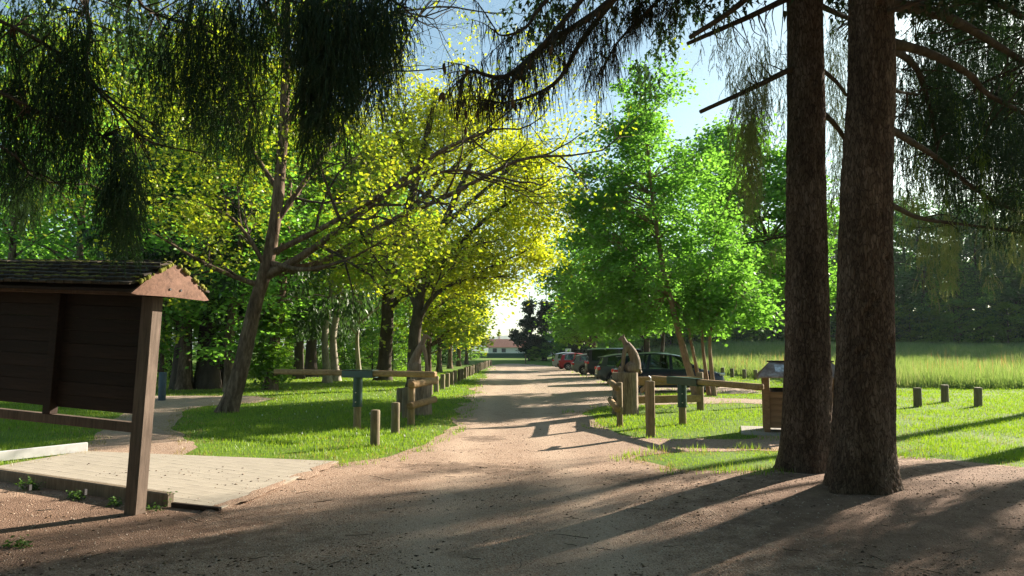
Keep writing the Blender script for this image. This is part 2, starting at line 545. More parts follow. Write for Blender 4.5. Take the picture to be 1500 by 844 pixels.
M['cabin'] = plain('dark_cabin', (0.02, 0.02, 0.023), 0.8)
M['tail'] = plain('red_lamp_lens', (0.55, 0.015, 0.015), 0.15, 0, 0.6)
M['lamp'] = plain('clear_lamp_lens', (0.6, 0.62, 0.64), 0.12, 0.2, 0.6)
M['plate'] = plain('number_plate', (0.72, 0.72, 0.68), 0.5)
M['glass'] = glassmat('tinted_car_glass', (0.78, 0.84, 0.80), .06)
M['glass_dark'] = glassmat('privacy_glass', (0.10, 0.12, 0.12))
M['wall'] = plain('cream_render', (0.78, 0.76, 0.70), 0.9, 0, 0.2, 0, 0.05, 3)
M['rooftile'] = mottled('clay_tile', [(0.3, (0.20, 0.095, 0.065)), (0.7, (0.34, 0.17, 0.12))], 2, 0.9)
M['greyroof'] = mottled('grey_roof', [(0.3, (0.22, 0.23, 0.26)), (0.7, (0.36, 0.37, 0.40))], 2, 0.9)
M['pane'] = plain('window_pane', (0.03, 0.045, 0.06), 0.08, 0, 0.6)
M['net'] = plain('green_fence_net', (0.020, 0.075, 0.045), 0.85, 0, 0.2)
M['white'] = plain('white_paint', (0.78, 0.78, 0.76), 0.5)
M['bluegrey'] = plain('blue_grey_paint', (0.05, 0.08, 0.11), 0.7)
M['cone'] = mottled('spruce_cone', [(0.3, (0.06, 0.038, 0.022)), (0.7, (0.15, 0.095, 0.055))], 30, 0.9, (1, 1, 1), 1.0, 0.01, 60)

# ================================================================== THE SETTING
def axis(*runs):
    out = []
    for a, b, st in runs:
        n = max(1, int(round((b - a) / st)))
        out += list(np.linspace(a, b, n, endpoint=False))
    return np.array(out)
_far = [120 * 1.45 ** k for k in range(9)]
YS = np.concatenate([axis((-60, -6, 6), (-6, 3, 0.75), (3, 15, 0.2), (15, 32, 0.3), (32, 60, 0.8), (60, 120, 2.0)), _far])
_xp = np.concatenate([axis((0, 9, 0.22), (9, 16, 0.45), (16, 40, 1.2), (40, 120, 5)), _far])
XS = np.concatenate([-_xp[:0:-1], _xp])
GX, GY = np.meshgrid(XS, YS)
GZ = height(GX, GY)

def full_grid(name, mat):
    ny, nx = GX.shape
    V = np.stack([GX, GY, GZ], -1).reshape(-1, 3)
    idx = np.arange(ny * nx).reshape(ny, nx)
    F = np.stack([idx[:-1, :-1], idx[:-1, 1:], idx[1:, 1:], idx[1:, :-1]], -1).reshape(-1, 4)
    return link_mesh(name, mesh_from(name, V, F, True), mat)

def sheet(name, sdf, zoff, mat, zfun=None):
    """the part of the ground grid where sdf < 0, cut along the outline, laid zoff above the ground"""
    S = sdf(GX, GY)
    ny, nx = GX.shape
    V = []; F = []; cache = {}
    GZ = globals()['GZ'] if zfun is None else zfun(GX, GY, globals()['GZ'])
    def vid(key, p):
        if key not in cache:
            cache[key] = len(V); V.append(p)
        return cache[key]
    inside = S < 0
    cnt = inside[:-1, :-1].astype(int) + inside[:-1, 1:] + inside[1:, 1:] + inside[1:, :-1]
    for j, i in zip(*np.nonzero(cnt)):
        ring = [(j, i), (j, i + 1), (j + 1, i + 1), (j + 1, i)]
        poly = []
        for q in range(4):
            a = ring[q]; b = ring[(q + 1) % 4]
            sa, sb = S[a], S[b]
            pa = (GX[a], GY[a], GZ[a] + zoff); pb = (GX[b], GY[b], GZ[b] + zoff)
            if sa < 0:
                poly.append(vid(a, pa))
            if (sa < 0) != (sb < 0):
                t = sa / (sa - sb)
                key = (min(a, b), max(a, b))
                poly.append(vid(key, tuple(pa[k] + (pb[k] - pa[k]) * t for k in range(3))))
        if len(poly) >= 3:
            F.append(poly)
    return link_mesh(name, mesh_from(name, V, F, True), mat)

ROAD = [(-30, -20), (30, -20), (30, 0), (12, 6.5), (8.5, 8.9), (7.1, 9.86), (5.95, 11.1), (5.9, 12.2), (6.9, 13.0), (7.3, 14.6), (5.0, 14.4), (4.4, 13.6),
        (3.0, 13.45), (2.35, 13.9), (2.05, 15.4), (1.9, 17.2), (2.05, 19.6), (2.7, 21.2), (4.4, 22.0), (8.8, 22.4), (9.2, 23.6), (5.6, 24.4),
        (4.6, 25.8), (5.6, 26.8), (10.2, 27.2), (10.0, 71), (4.6, 72.5), (3.0, 84), (0.6, 92), (-1.2, 92), (-2.3, 81), (-1.75, 40), (-1.5, 22.6),
        (-1.42, 14.8), (-1.57, 12.6), (-2.03, 11.1), (-2.6, 10.6), (-4.5, 10.6), (-6.6, 10.2), (-7.3, 8.7), (-30, 8.0)]
ISLAND = [(1.85, 11.0), (2.5, 11.75), (4.4, 11.9), (4.7, 10.2), (3.3, 9.25), (2.3, 9.55)]
PATH = [(-6.75, 11.0), (-5.15, 11.0), (-5.35, 12.2), (-7.3, 15.5), (-9.15, 20.0), (-9.3, 21.8), (-8.3, 23.0), (-8.1, 24.6), (-9.5, 26.4), (-14, 26.4),
        (-22, 27), (-22, 25), (-13.0, 24.2), (-11.2, 21.5), (-9.3, 16.5), (-7.4, 12.6)]
def sd_road(x, y):
    n = 0.55 * fbm(x / .9, y / .9, 4.0, 3) * np.clip(np.asarray(y) / 14, .6, 3)
    return np.maximum(sd_poly(x, y, ROAD) + n, -(sd_poly(x, y, ISLAND) + 0.5 * fbm(x / .5, y / .5, 9.0, 3)))
def sd_path(x, y):
    return sd_poly(x, y, PATH) + 0.4 * fbm(x / .8, y / .8, 6.0, 3)
PAD_Z = 0.025
def sd_dirt(x, y):
    return np.minimum(np.minimum(sd_road(x, y), sd_path(x, y)), sd_poly(x, y, PAD))
LITTER = [(-8, 2), (8, -6), (26, -6), (26, 2), (10.5, 8.0), (6.3, 10.0), (4.6, 10.4), (3.2, 9.5), (2.1, 9.4), (1.2, 8.0), (1.0, 6.5), (-1.5, 5.0)]
def sd_litter(x, y):
    return np.maximum(sd_poly(x, y, LITTER) + 1.3 * fbm(x / 1.1, y / 1.1, 2.2, 4), sd_road(x, y) + 0.03)

# soil and turf
m, nt, out = node_mat('turf')
v = coords(nt)
a = noise(nt, v, 0.35, 5); b = noise(nt, v, 5.0, 6, 0.65); c = noise(nt, v, 60.0, 3)
f = math_n(nt, 'ADD', math_n(nt, 'MULTIPLY', a, 0.4), math_n(nt, 'ADD', math_n(nt, 'MULTIPLY', b, 0.35), math_n(nt, 'MULTIPLY', c, 0.25)))
col = ramp(nt, f, [(0.30, (0.085, 0.075, 0.03)), (0.46, (0.085, 0.16, 0.018)), (0.72, (0.17, 0.22, 0.035))])
principled(nt, out, col, 0.95, bump(nt, b, 0.6, 0.03), spec=0.1)
M['turf'] = m
# trodden gravel
m, nt, out = node_mat('gravel')
v = coords(nt)
vo = nt.nodes.new('ShaderNodeTexVoronoi'); vo.inputs['Scale'].default_value = 75.0; nt.links.new(v, vo.inputs['Vector'])
big = noise(nt, v, 0.55, 5, 0.6); mid = noise(nt, v, 4.5, 6, 0.7); fin = noise(nt, v, 130, 3, 0.6)
f = math_n(nt, 'ADD', math_n(nt, 'MULTIPLY', big, 0.35), math_n(nt, 'ADD', math_n(nt, 'MULTIPLY', mid, 0.3), math_n(nt, 'MULTIPLY', fin, 0.35)))
col = ramp(nt, f, [(0.33, (0.155, 0.09, 0.06)), (0.5, (0.325, 0.212, 0.148)), (0.68, (0.48, 0.35, 0.26))])
st = nt.nodes.new('ShaderNodeSeparateColor'); nt.links.new(vo.outputs['Color'], st.inputs[0])
stone = ramp(nt, st.outputs[0], [(0.0, (0.17, 0.10, 0.065)), (0.5, (0.38, 0.26, 0.185)), (1.0, (0.56, 0.46, 0.38))])
col = mixc(nt, 0.5, col, stone)
# the far stretch is surfaced with paler stone
sx = nt.nodes.new('ShaderNodeSeparateXYZ'); nt.links.new(v, sx.inputs[0])
far = nt.nodes.new('ShaderNodeMapRange'); far.inputs[1].default_value = 13; far.inputs[2].default_value = 28
nt.links.new(math_n(nt, 'ADD', sx.outputs[1], math_n(nt, 'MULTIPLY', mid, 6)), far.inputs[0])
pale = mixc(nt, 0.5, ramp(nt, f, [(0.33, (0.27, 0.215, 0.17)), (0.68, (0.48, 0.41, 0.335))]), stone)
col = mixc(nt, far.outputs[0], col, pale)
# brown needle litter round the spruces and bare soil by the shelter
lm = None
for (cx, cy, rx, ry) in ((6.2, 6.6, 4.6, 3.6), (-6.2, 6.6, 4.2, 1.7)):
    dx = math_n(nt, 'DIVIDE', math_n(nt, 'SUBTRACT', sx.outputs[0], cx), rx); dy = math_n(nt, 'DIVIDE', math_n(nt, 'SUBTRACT', sx.outputs[1], cy), ry)
    d_ = math_n(nt, 'SQRT', math_n(nt, 'ADD', math_n(nt, 'MULTIPLY', dx, dx), math_n(nt, 'MULTIPLY', dy, dy)))
    d_ = math_n(nt, 'ADD', d_, math_n(nt, 'MULTIPLY', math_n(nt, 'SUBTRACT', mid, 0.5), 0.9))
    mr = nt.nodes.new('ShaderNodeMapRange'); mr.inputs[1].default_value = 1.12; mr.inputs[2].default_value = 0.8; nt.links.new(d_, mr.inputs[0])
    lm = mr.outputs[0] if lm is None else math_n(nt, 'MAXIMUM', lm, mr.outputs[0])
needles_ = noise(nt, coords(nt, (60, 260, 60), rot=(0, 0, 0.6)), 1.0, 4)
lf = math_n(nt, 'ADD', math_n(nt, 'MULTIPLY', mid, 0.45), math_n(nt, 'ADD', math_n(nt, 'MULTIPLY', needles_, 0.3), math_n(nt, 'MULTIPLY', fin, 0.25)))
lcol = ramp(nt, lf, [(0.33, (0.065, 0.036, 0.025)), (0.5, (0.17, 0.105, 0.075)), (0.7, (0.32, 0.22, 0.165))])
col = mixc(nt, math_n(nt, 'MULTIPLY', lm, 0.85), col, lcol)
# two paler wheel tracks and the dark washed hollow between the gates
for cx in (-0.75, 0.75):
    dx = math_n(nt, 'ADD', math_n(nt, 'SUBTRACT', sx.outputs[0], cx), math_n(nt, 'MULTIPLY', math_n(nt, 'SUBTRACT', big, 0.5), 1.2))
    g_ = math_n(nt, 'POWER', 2.718, math_n(nt, 'MULTIPLY', math_n(nt, 'MULTIPLY', dx, dx), -9.0))
    col = mixc(nt, math_n(nt, 'MULTIPLY', g_, 0.55), col, (0.50, 0.38, 0.29))
for (cx, cy, rx, ry) in ((-0.75, 10.4, 1.0, .55), (2.0, 9.1, .9, .45), (-0.55, 13.9, .4, .5)):
    dx = math_n(nt, 'DIVIDE', math_n(nt, 'SUBTRACT', sx.outputs[0], cx), rx); dy = math_n(nt, 'DIVIDE', math_n(nt, 'SUBTRACT', sx.outputs[1], cy), ry)
    d_ = math_n(nt, 'ADD', math_n(nt, 'MULTIPLY', dx, dx), math_n(nt, 'MULTIPLY', dy, dy))
    d_ = math_n(nt, 'ADD', d_, math_n(nt, 'MULTIPLY', math_n(nt, 'SUBTRACT', mid, 0.5), 4.0))
    mr = nt.nodes.new('ShaderNodeMapRange'); mr.inputs[1].default_value = 1.2; mr.inputs[2].default_value = 0.2; nt.links.new(d_, mr.inputs[0])
    col = mixc(nt, math_n(nt, 'MULTIPLY', mr.outputs[0], 0.7), col, (0.11, 0.075, 0.055))
# damp dark patches of washed-out soil
pt = noise(nt, v, 1.1, 4, 0.6)
pk = nt.nodes.new('ShaderNodeMapRange'); pk.inputs[1].default_value = 0.60; pk.inputs[2].default_value = 0.72; nt.links.new(pt, pk.inputs[0])
col = mixc(nt, math_n(nt, 'MULTIPLY', pk.outputs[0], 0.55), col, (0.14, 0.095, 0.07))
hh = math_n(nt, 'ADD', math_n(nt, 'MULTIPLY', mid, 0.6), math_n(nt, 'ADD', math_n(nt, 'MULTIPLY', fin, 0.25), math_n(nt, 'MULTIPLY', vo.outputs['Distance'], 0.5)))
principled(nt, out, col, 0.95, bump(nt, hh, 0.9, 0.02), spec=0.12)
M['gravel'] = m
# needle litter under the spruces
m, nt, out = node_mat('needle_litter')
v = coords(nt)
a = noise(nt, v, 2.2, 6, 0.65); b = noise(nt, coords(nt, (60, 260, 60), rot=(0, 0, 0.6)), 1.0, 4); c = noise(nt, v, 140, 3)
f = math_n(nt, 'ADD', math_n(nt, 'MULTIPLY', a, 0.45), math_n(nt, 'ADD', math_n(nt, 'MULTIPLY', b, 0.3), math_n(nt, 'MULTIPLY', c, 0.25)))
col = ramp(nt, f, [(0.33, (0.085, 0.045, 0.032)), (0.5, (0.20, 0.125, 0.09)), (0.7, (0.34, 0.24, 0.175))])
principled(nt, out, col, 0.95, bump(nt, f, 0.9, 0.025), spec=0.1)
M['litter'] = m

tag(full_grid('ground', M['turf']), kind='structure')
tag(sheet('gravel_road', sd_road, 0.007, M['gravel']), kind='structure')
tag(sheet('path', sd_path, 0.006, M['gravel']), kind='structure')

# a far ridge of wooded hills closing the valley
rng = np.random.default_rng(5)
hx = np.linspace(-2600, 2600, 160)
V = []; F = []
for k, (yy, fz) in enumerate([(1700, 0.0), (1850, 0.55), (2000, 1.0), (2300, 0.8)]):
    top = 42 + 46 * np.abs(fbm(hx / 600, hx * 0 + 3, 0.5, 4)) * 2 + 12 * fbm(hx / 60, hx * 0 + 8, 0.5, 3)
    for x_, t_ in zip(hx, top):
        V.append((x_, yy, t_ * fz - 3))
n_ = len(hx)
for r_ in range(3):
    for i in range(n_ - 1):
        F.append([r_ * n_ + i, r_ * n_ + i + 1, (r_ + 1) * n_ + i + 1, (r_ + 1) * n_ + i])
M['hill'] = mottled('wooded_hill', [(0.3, (0.035, 0.07, 0.035)), (0.7, (0.08, 0.13, 0.05))], 0.02, 0.95, (1, 1, 1), 0.2, 1.0, 0.2)
tag(link_mesh('hills', mesh_from('hills', V, F, True), M['hill']), kind='structure')

# ------------------------------------------------------------------ grass, pebbles (nobody could count them)
def blades(n, ymin, ymax, keep, hmin, hmax, wk, seed, lean=0.35, power=1.0, xlim=None, wmin=0.0045, spread=0.80, hs=None):
    rng = np.random.default_rng(seed)
    u = rng.random(n)
    y = ymin * (ymax / ymin) ** (u ** power)
    x = (rng.random(n) * 2 - 1) * (spread * y + 1.0)
    k = keep(x, y, rng)
    x = x[k]; y = y[k]; n = len(x)
    z = height(x, y)
    h = hmin + (hmax - hmin) * rng.random(n) * (0.55 + 0.9 * vnoise(x / .7, y / .7, 3.0))
    if hs is not None: h = h * hs(x, y)
    w = np.maximum(wmin, wk * y) * (0.7 + 0.6 * rng.random(n))
    th = rng.random(n) * 2 * PI
    ln = lean * rng.random(n) * h; la = rng.random(n) * 2 * PI
    dx = np.cos(th) * w / 2; dy = np.sin(th) * w / 2
    A = np.stack([x - dx, y - dy, z - 0.01], -1); B = np.stack([x + dx, y + dy, z - 0.01], -1)
    T = np.stack([x + np.cos(la) * ln, y + np.sin(la) * ln, z + h], -1)
    V = np.stack([A, B, T], 1).reshape(-1, 3)
    F = np.arange(len(V)).reshape(-1, 3)
    return V, F

def lawn_keep(x, y, rng):
    s = sd_dirt(x, y)
    meadow = (x > 14.5) & (y > 31.5)
    edge = rng.random(len(x)) < np.clip((s + 0.12) / 0.30, 0, 1)
    patch = 0.35 + 0.65 * sstep(.25, .5, vnoise(x / 1.3, y / 1.3, 7.0))
    worn = ((x > 1.2) & (x < 5) & (y < 12.2))
    return edge & ~meadow & (rng.random(len(x)) < np.where(worn, .6 * sstep(.2, .6, vnoise(x / .5, y / .5, 8.)) + .35, patch))
V, F = blades(420000, 8.8, 60, lawn_keep, 0.022, 0.068, 0.0010, 11, 0.7, 0.95, hs=lambda x, y: np.where((x > 1.2) & (x < 5.2) & (y < 12.4), .55, 1.0) * (.75 + .5 * sstep(0, .8, sd_dirt(x, y))))
tag(link_mesh('lawn_grass', mesh_from('lawn_grass', V, F), M['grass']), kind='stuff')

def meadow_front(x):
    return 31.5 + 1.2 * (vnoise(x / 1.7, x * 0 + 2.0, 1.0) - .5) * 2
def meadow_tall(x, y, rng):
    return meadow_keep(x, y, rng) & (vnoise(x / 1.4, y / 1.4, 17.) > .45)
def meadow_keep(x, y, rng):
    return (x > 14.6 + 0.8 * (vnoise(y / 2.0, y * 0, 5.) - .5)) & (y > meadow_front(x)) & (y < 112)
V, F = blades(380000, 31, 108, meadow_keep, 0.30, 0.90, 0.0011, 12, 0.6, 0.95)
tag(link_mesh('meadow_grass', mesh_from('meadow_grass', V, F), M['meadow']), kind='stuff')

# reddish sorrel spikes standing above the meadow
def spike_keep(x, y, rng):
    return meadow_keep(x, y, rng) & (vnoise(x / 2.4, y / 2.4, 12.) > .62)
V, F = blades(3000, 33, 62, spike_keep, 0.8, 1.45, 0.0014, 13, 0.2)
tag(link_mesh('sorrel_spikes', mesh_from('sorrel_spikes', V, F), M['seedhead']), kind='stuff')

V, F = blades(22000, 31.5, 70, meadow_tall, 0.65, 1.10, 0.0010, 15, 0.3)
M['stalk'] = leafmat('pale_stalk', (0.20, 0.25, 0.10), (0.34, 0.36, 0.18), (1.3, 1.2, 0.9), 0.4, 0.3)
tag(link_mesh('pale_seed_stalks', mesh_from('pale_seed_stalks', V, F), M['stalk']), kind='stuff')

# ragged tufts that creep over the car park and the edges of the track
def tuft_keep(x, y, rng):
    s = sd_road(x, y)
    carpark = (x > 4.4) & (x < 10) & (y > 27) & (y < 72) & (vnoise(x / 1.6, y / 1.1, 21.) > .56)
    edge = (s > -0.45) & (s < 0.1) & (vnoise(x / .5, y / .5, 31.) > .6) & (sd_poly(x, y, PAD) > .1)
    return (carpark | edge) & (rng.random(len(x)) < .8)
V, F = blades(150000, 8.8, 75, tuft_keep, 0.03, 0.14, 0.0012, 14, 0.7)
tag(link_mesh('stray_grass', mesh_from('stray_grass', V, F), M['grass']), kind='stuff')

# straw-coloured, trodden grass along the margins and in thin patches of the lawns
def dry_keep(x, y, rng):
    s = sd_dirt(x, y)
    near = (s > -.25) & (s < .55) & (rng.random(len(x)) < np.clip(.75 - s * 1.1, 0, 1))
    patch = (s > 0) & (vnoise(x / 1.1, y / 1.1, 41.) > .68) & (rng.random(len(x)) < .5)
    return (near | patch) & ~((x > 14.5) & (y > 31.5)) & (vnoise(x / .35, y / .35, 43.) > .40)
V, F = blades(120000, 8.6, 45, dry_keep, 0.02, 0.075, 0.0010, 16, 0.9, 0.95)
M['dry'] = leafmat('dry_blade', (0.16, 0.15, 0.05), (0.32, 0.27, 0.12), (1.3, 1.2, 0.8), 0.35, 0.5, (0.36, 0.26, 0.14))
tag(link_mesh('dry_grass', mesh_from('dry_grass', V, F), M['dry']), kind='stuff')

def pebbles(name, n, ymin, ymax, smin, smax, keep, mat, seed, flat=0.6):
    rng = np.random.default_rng(seed)
    y = ymin * (ymax / ymin) ** rng.random(n)
    x = (rng.random(n) * 2 - 1) * (0.76 * y + 0.6)
    k = keep(x, y, rng); x = x[k]; y = y[k]; n = len(x)
    z = height(x, y) + 0.008 + np.where(sd_poly(x, y, PAD) < 0, PAD_Z, 0.0)
    base = np.array([(1, 0, 0), (-.5, .87, 0), (-.5, -.87, 0), (0.1, 0, 1.0), (0, 0, -0.6)])
    Ft = np.array([(0, 1, 3), (1, 2, 3), (2, 0, 3), (1, 0, 4), (2, 1, 4), (0, 2, 4)])
    s = smin + (smax - smin) * rng.random(n) ** 3
    th = rng.random(n) * 2 * PI
    jit = 0.7 + 0.6 * rng.random((n, 5, 3))
    P = base[None] * jit * s[:, None, None]
    c, q = np.cos(th)[:, None], np.sin(th)[:, None]
    X = P[..., 0] * c - P[..., 1] * q; Y = P[..., 0] * q + P[..., 1] * c; Z = P[..., 2] * flat
    V = np.stack([X + x[:, None], Y + y[:, None], Z + z[:, None]], -1).reshape(-1, 3)
    F = (Ft[None] + (np.arange(n) * 5)[:, None, None]).reshape(-1, 3)
    return tag(link_mesh(name, mesh_from(name, V, F), mat), kind='stuff')
m, nt, out = node_mat('loose_stone')
g = nt.nodes.new('ShaderNodeNewGeometry')
principled(nt, out, ramp(nt, g.outputs['Random Per Island'], [(0, (0.15, 0.095, 0.065)), (0.5, (0.36, 0.26, 0.19)), (1, (0.56, 0.47, 0.39))]), 0.9, spec=0.2)
M['stone'] = m
m, nt, out = node_mat('dark_debris')
g = nt.nodes.new('ShaderNodeNewGeometry')
principled(nt, out, ramp(nt, g.outputs['Random Per Island'], [(0, (0.035, 0.024, 0.018)), (0.7, (0.11, 0.07, 0.045)), (1, (0.24, 0.16, 0.10))]), 0.95, spec=0.1)
M['debris'] = m
pebbles('loose_gravel', 45000, 4.6, 19, 0.003, 0.013, lambda x, y, r: (sd_road(x, y) < 0.02) & ((sd_poly(x, y, PAD) > 0.02) | ((sd_poly(x, y, PAD) > -.30) & (r.random(len(x)) < .35))), M['stone'], 21)
pebbles('fallen_debris', 16000, 4.6, 24, 0.005, 0.024, lambda x, y, r: (sd_road(x, y) < 0.05) & ((vnoise(x / 1.0, y / .8, 3.3) > .56) | (((x + .75) / 1.0) ** 2 + ((y - 10.4) / .55) ** 2 < 1) | (((x - 2.0) / 1.0) ** 2 + ((y - 9.1) / .5) ** 2 < 1)), M['debris'], 22, 0.4)

# fallen twigs and dead needles
def sticks(name, n, seed):
    rng = np.random.default_rng(seed)
    mb = MB()
    for _ in range(n):
        y = 4.8 * (11 / 4.8) ** rng.random(); x = (rng.random() * 2 - 1) * (.75 * y)
        if sd_road(np.array([x]), np.array([y]))[0] > 0 or sd_poly(np.array([x]), np.array([y]), PAD)[0] < .05:
            continue
        L = rng.uniform(.05, .22) if rng.random() < .9 else rng.uniform(.25, .5)
        th = rng.random() * PI
        z = hz(x, y) + 0.014
        p = [(x + math.cos(th) * L * t + rng.uniform(-.01, .01), y + math.sin(th) * L * t + rng.uniform(-.01, .01), z + rng.uniform(0, .01)) for t in (-.5, -.1, .2, .5)]
        mb.tube(p, [.0025, .003, .0025, .0015], 4)
    me = mb.mesh(name)
    tag(link_mesh(name, me, M['twig']), kind='stuff')
sticks('fallen_twigs', 110, 23)

# ================================================================== VEGETATION TOOLS
def leaves(P, rng, size, asp=0.38, tilt=0.7, droop=0.35, down=False):
    """one small rhombic leaf at each point; returns vertices and quads"""
    P = np.asarray(P, float); n = len(P)
    th = rng.random(n) * 2 * PI
    if down:
        d = np.stack([np.cos(th) * .28, np.sin(th) * .28, -np.ones(n)], -1) + rng.normal(0, .15, (n, 3))
    else:
        d = np.stack([np.cos(th), np.sin(th), -droop + rng.normal(0, .35, n)], -1)
    d /= np.linalg.norm(d, axis=1, keepdims=True)
    up = np.stack([rng.normal(0, tilt, n), rng.normal(0, tilt, n), np.ones(n)], -1)
    if down:
        up = rng.normal(0, 1, (n, 3))
    w = np.cross(d, up); w /= np.linalg.norm(w, axis=1, keepdims=True) + 1e-9
    nn = np.cross(w, d)
    s = (size * (0.65 + 0.7 * rng.random(n)))[:, None]
    mid = P + d * s * 0.45 - nn * s * 0.06
    A = P; B = mid + w * s * asp; C = P + d * s; D = mid - w * s * asp
    V = np.stack([A, B, C, D], 1).reshape(-1, 3)
    return V, np.arange(4 * n).reshape(-1, 4)

def smooth_path(pts, per=6):
    pts = [Vector(p) for p in pts]
    if len(pts) < 3:
        return pts
    P = [pts[0] * 2 - pts[1]] + pts + [pts[-1] * 2 - pts[-2]]
    out = []
    for i in range(1, len(P) - 2):
        a, b, c, d = P[i - 1], P[i], P[i + 1], P[i + 2]
        for k in range(per):
            t = k / per
            out.append(0.5 * ((2 * b) + (c - a) * t + (2 * a - 5 * b + 4 * c - d) * t * t + (3 * b - a - 3 * c + d) * t ** 3))
    out.append(pts[-1])
    return out

def trunk_mesh(mb, pts, r0, r1, n=14, flare=0.35, rng=None):
    sp = smooth_path(pts, 6)
    L = [0.0]
    for a, b in zip(sp, sp[1:]):
        L.append(L[-1] + (b - a).length)
    rad = []
    for l in L:
        t = l / L[-1]
        rad.append((r0 + (r1 - r0) * t ** 0.8) * (1 + flare * math.exp(-l / 0.35)))
    mb.tube(sp, rad, n, True, 0.06 if rng is not None else 0, rng)
    return sp, rad

def grow(mb, p, d, L, r, lev, rng, tips, up=0.10, nseg=5, kids=(3, 5), sides=5, spread=(28, 62), shrink=(.5, .75), wob=0.2, nodes=None):
    """a wandering limb that divides again and again; tips collects (point, direction)"""
    d = Vector(d).normalized(); p = Vector(p)
    pts = [p.copy()]; dirs = [d.copy()]
    for k in range(nseg):
        d = (d + Vector((rng.normal(0, wob), rng.normal(0, wob), rng.normal(0, wob) + up))).normalized()
        p = p + d * (L / nseg)
        pts.append(p.copy()); dirs.append(d.copy())
    rad = [r * (1 - 0.62 * i / nseg) for i in range(nseg + 1)]
    mb.tube(pts, rad, max(3, sides), False)
    if nodes is not None and lev <= 1:
        for q in pts[2:]:
            nodes.append(q)
    if lev == 0:
        tips.append((pts[-1], d)); tips.append((pts[nseg // 2 + 1], d))
        return
    for k in range(rng.integers(kids[0], kids[1] + 1)):
        t = rng.uniform(.3, 1.0) if k else 1.0
        i = min(nseg, max(1, int(round(t * nseg))))
        ang = R(rng.uniform(*spread)) if k else R(rng.uniform(5, 25))
        ax = dirs[i].cross(Vector((rng.normal(), rng.normal(), rng.normal()))).normalized()
        nd = (Quaternion(ax, ang) @ dirs[i])
        grow(mb, pts[i], nd, L * rng.uniform(*shrink), rad[i] * rng.uniform(.55, .75), lev - 1, rng, tips, up, max(3, nseg - 1), kids, sides - 1, spread, shrink, wob, nodes)

def cluster_tree(name, label, base, trunk, r0, lobes, nleaf, size, lmat, bmat, seed, group=None, cat='tree', sig=0.45, limb_r=0.045,
                 stems=(), asp=0.42, trunk_top=0.03, limbs=True, flat=0.6, droop=0.35, limb_min=0.0):
    """trunk, stems and limbs reaching into leaf clumps spread through the lobes (centre, radii, clumps)"""
    rng = np.random.default_rng(seed)
    root = thing(name, label, cat, base, group)
    mb = MB()
    sp, rad = trunk_mesh(mb, trunk, r0, trunk_top, 14, 0.35, rng)
    spines = [(sp, rad)]
    for pts, ra in stems:
        q, rr = trunk_mesh(mb, pts, ra, 0.02, 10, 0.2, rng)
        spines.append((q, rr))
    cs = []; P = []
    tot = sum(l[2] for l in lobes)
    for c, rr, nc in lobes:
        u = rng.normal(0, 1, (nc, 3)); u /= np.linalg.norm(u, axis=1, keepdims=True)
        k = rng.random(nc) ** (1 / 2.6)
        cc = np.array(c) + u * k[:, None] * np.array(rr)
        cs.append(cc)
    cs = np.concatenate(cs)
    per = nleaf // len(cs)
    for c in cs:
        n = int(per * rng.uniform(.5, 1.5)); s = sig * rng.uniform(.6, 1.3)
        P.append(c + rng.normal(0, 1, (n, 3)) * np.array([s, s, s * flat]))
    P = np.concatenate(P)
    if limbs:
        allp = [(q, r) for s_, rr in spines for q, r in zip(s_, rr)]
        ap = np.array([tuple(q) for q, _ in allp])
        bmb = MB()
        for c in cs:
            d2 = np.linalg.norm(ap - c, axis=1) + np.where(ap[:, 2] > c[2] - 0.25 * np.linalg.norm((ap - c)[:, :2], axis=1), 3.0, 0) + np.where(ap[:, 2] < base[2] + limb_min, 9.0, 0)
            i = int(np.argmin(d2)); q = allp[i][0]; v_ = Vector(c) - q
            r = min(limb_r * (0.5 + 0.25 * v_.length), allp[i][1] * .6 + 0.004)
            mid = q + v_ * .5 + Vector((0, 0, 0.10 * v_.length)) + Vector(rng.normal(0, .07 * v_.length, 3))
            pts = smooth_path([q, mid, Vector(c)], 3)
            bmb.tube(pts, [r * (1 - .8 * k / (len(pts) - 1)) for k in range(len(pts))], 4, False)
        part('branches', bmb, bmat, root, 60, kind='stuff')
    part('trunk', mb, bmat, root, 60)
    V, F = leaves(P, rng, size, asp, 0.8, droop)
    part_np('crown', V, F, lmat, root)
    return root

# ------------------------------------------------------------------ thin morning haze over the valley
hb_box = MB(); hb_box.box((0, 0, 63), (5000, 5000, 134))
haze = link_mesh('haze', hb_box.mesh('haze'), None)
hm = bpy.data.materials.new('haze'); hm.use_nodes = True; hm.node_tree.nodes.clear()
ho = hm.node_tree.nodes.new('ShaderNodeOutputMaterial'); pv_ = hm.node_tree.nodes.new('ShaderNodeVolumePrincipled')
pv_.inputs['Color'].default_value = (0.82, 0.92, 1.0, 1); pv_.inputs['Density'].default_value = 0.00020; pv_.inputs['Anisotropy'].default_value = 0.0
hm.node_tree.links.new(pv_.outputs[0], ho.inputs['Volume'])
haze.data.materials.append(hm)
tag(haze, kind='stuff')

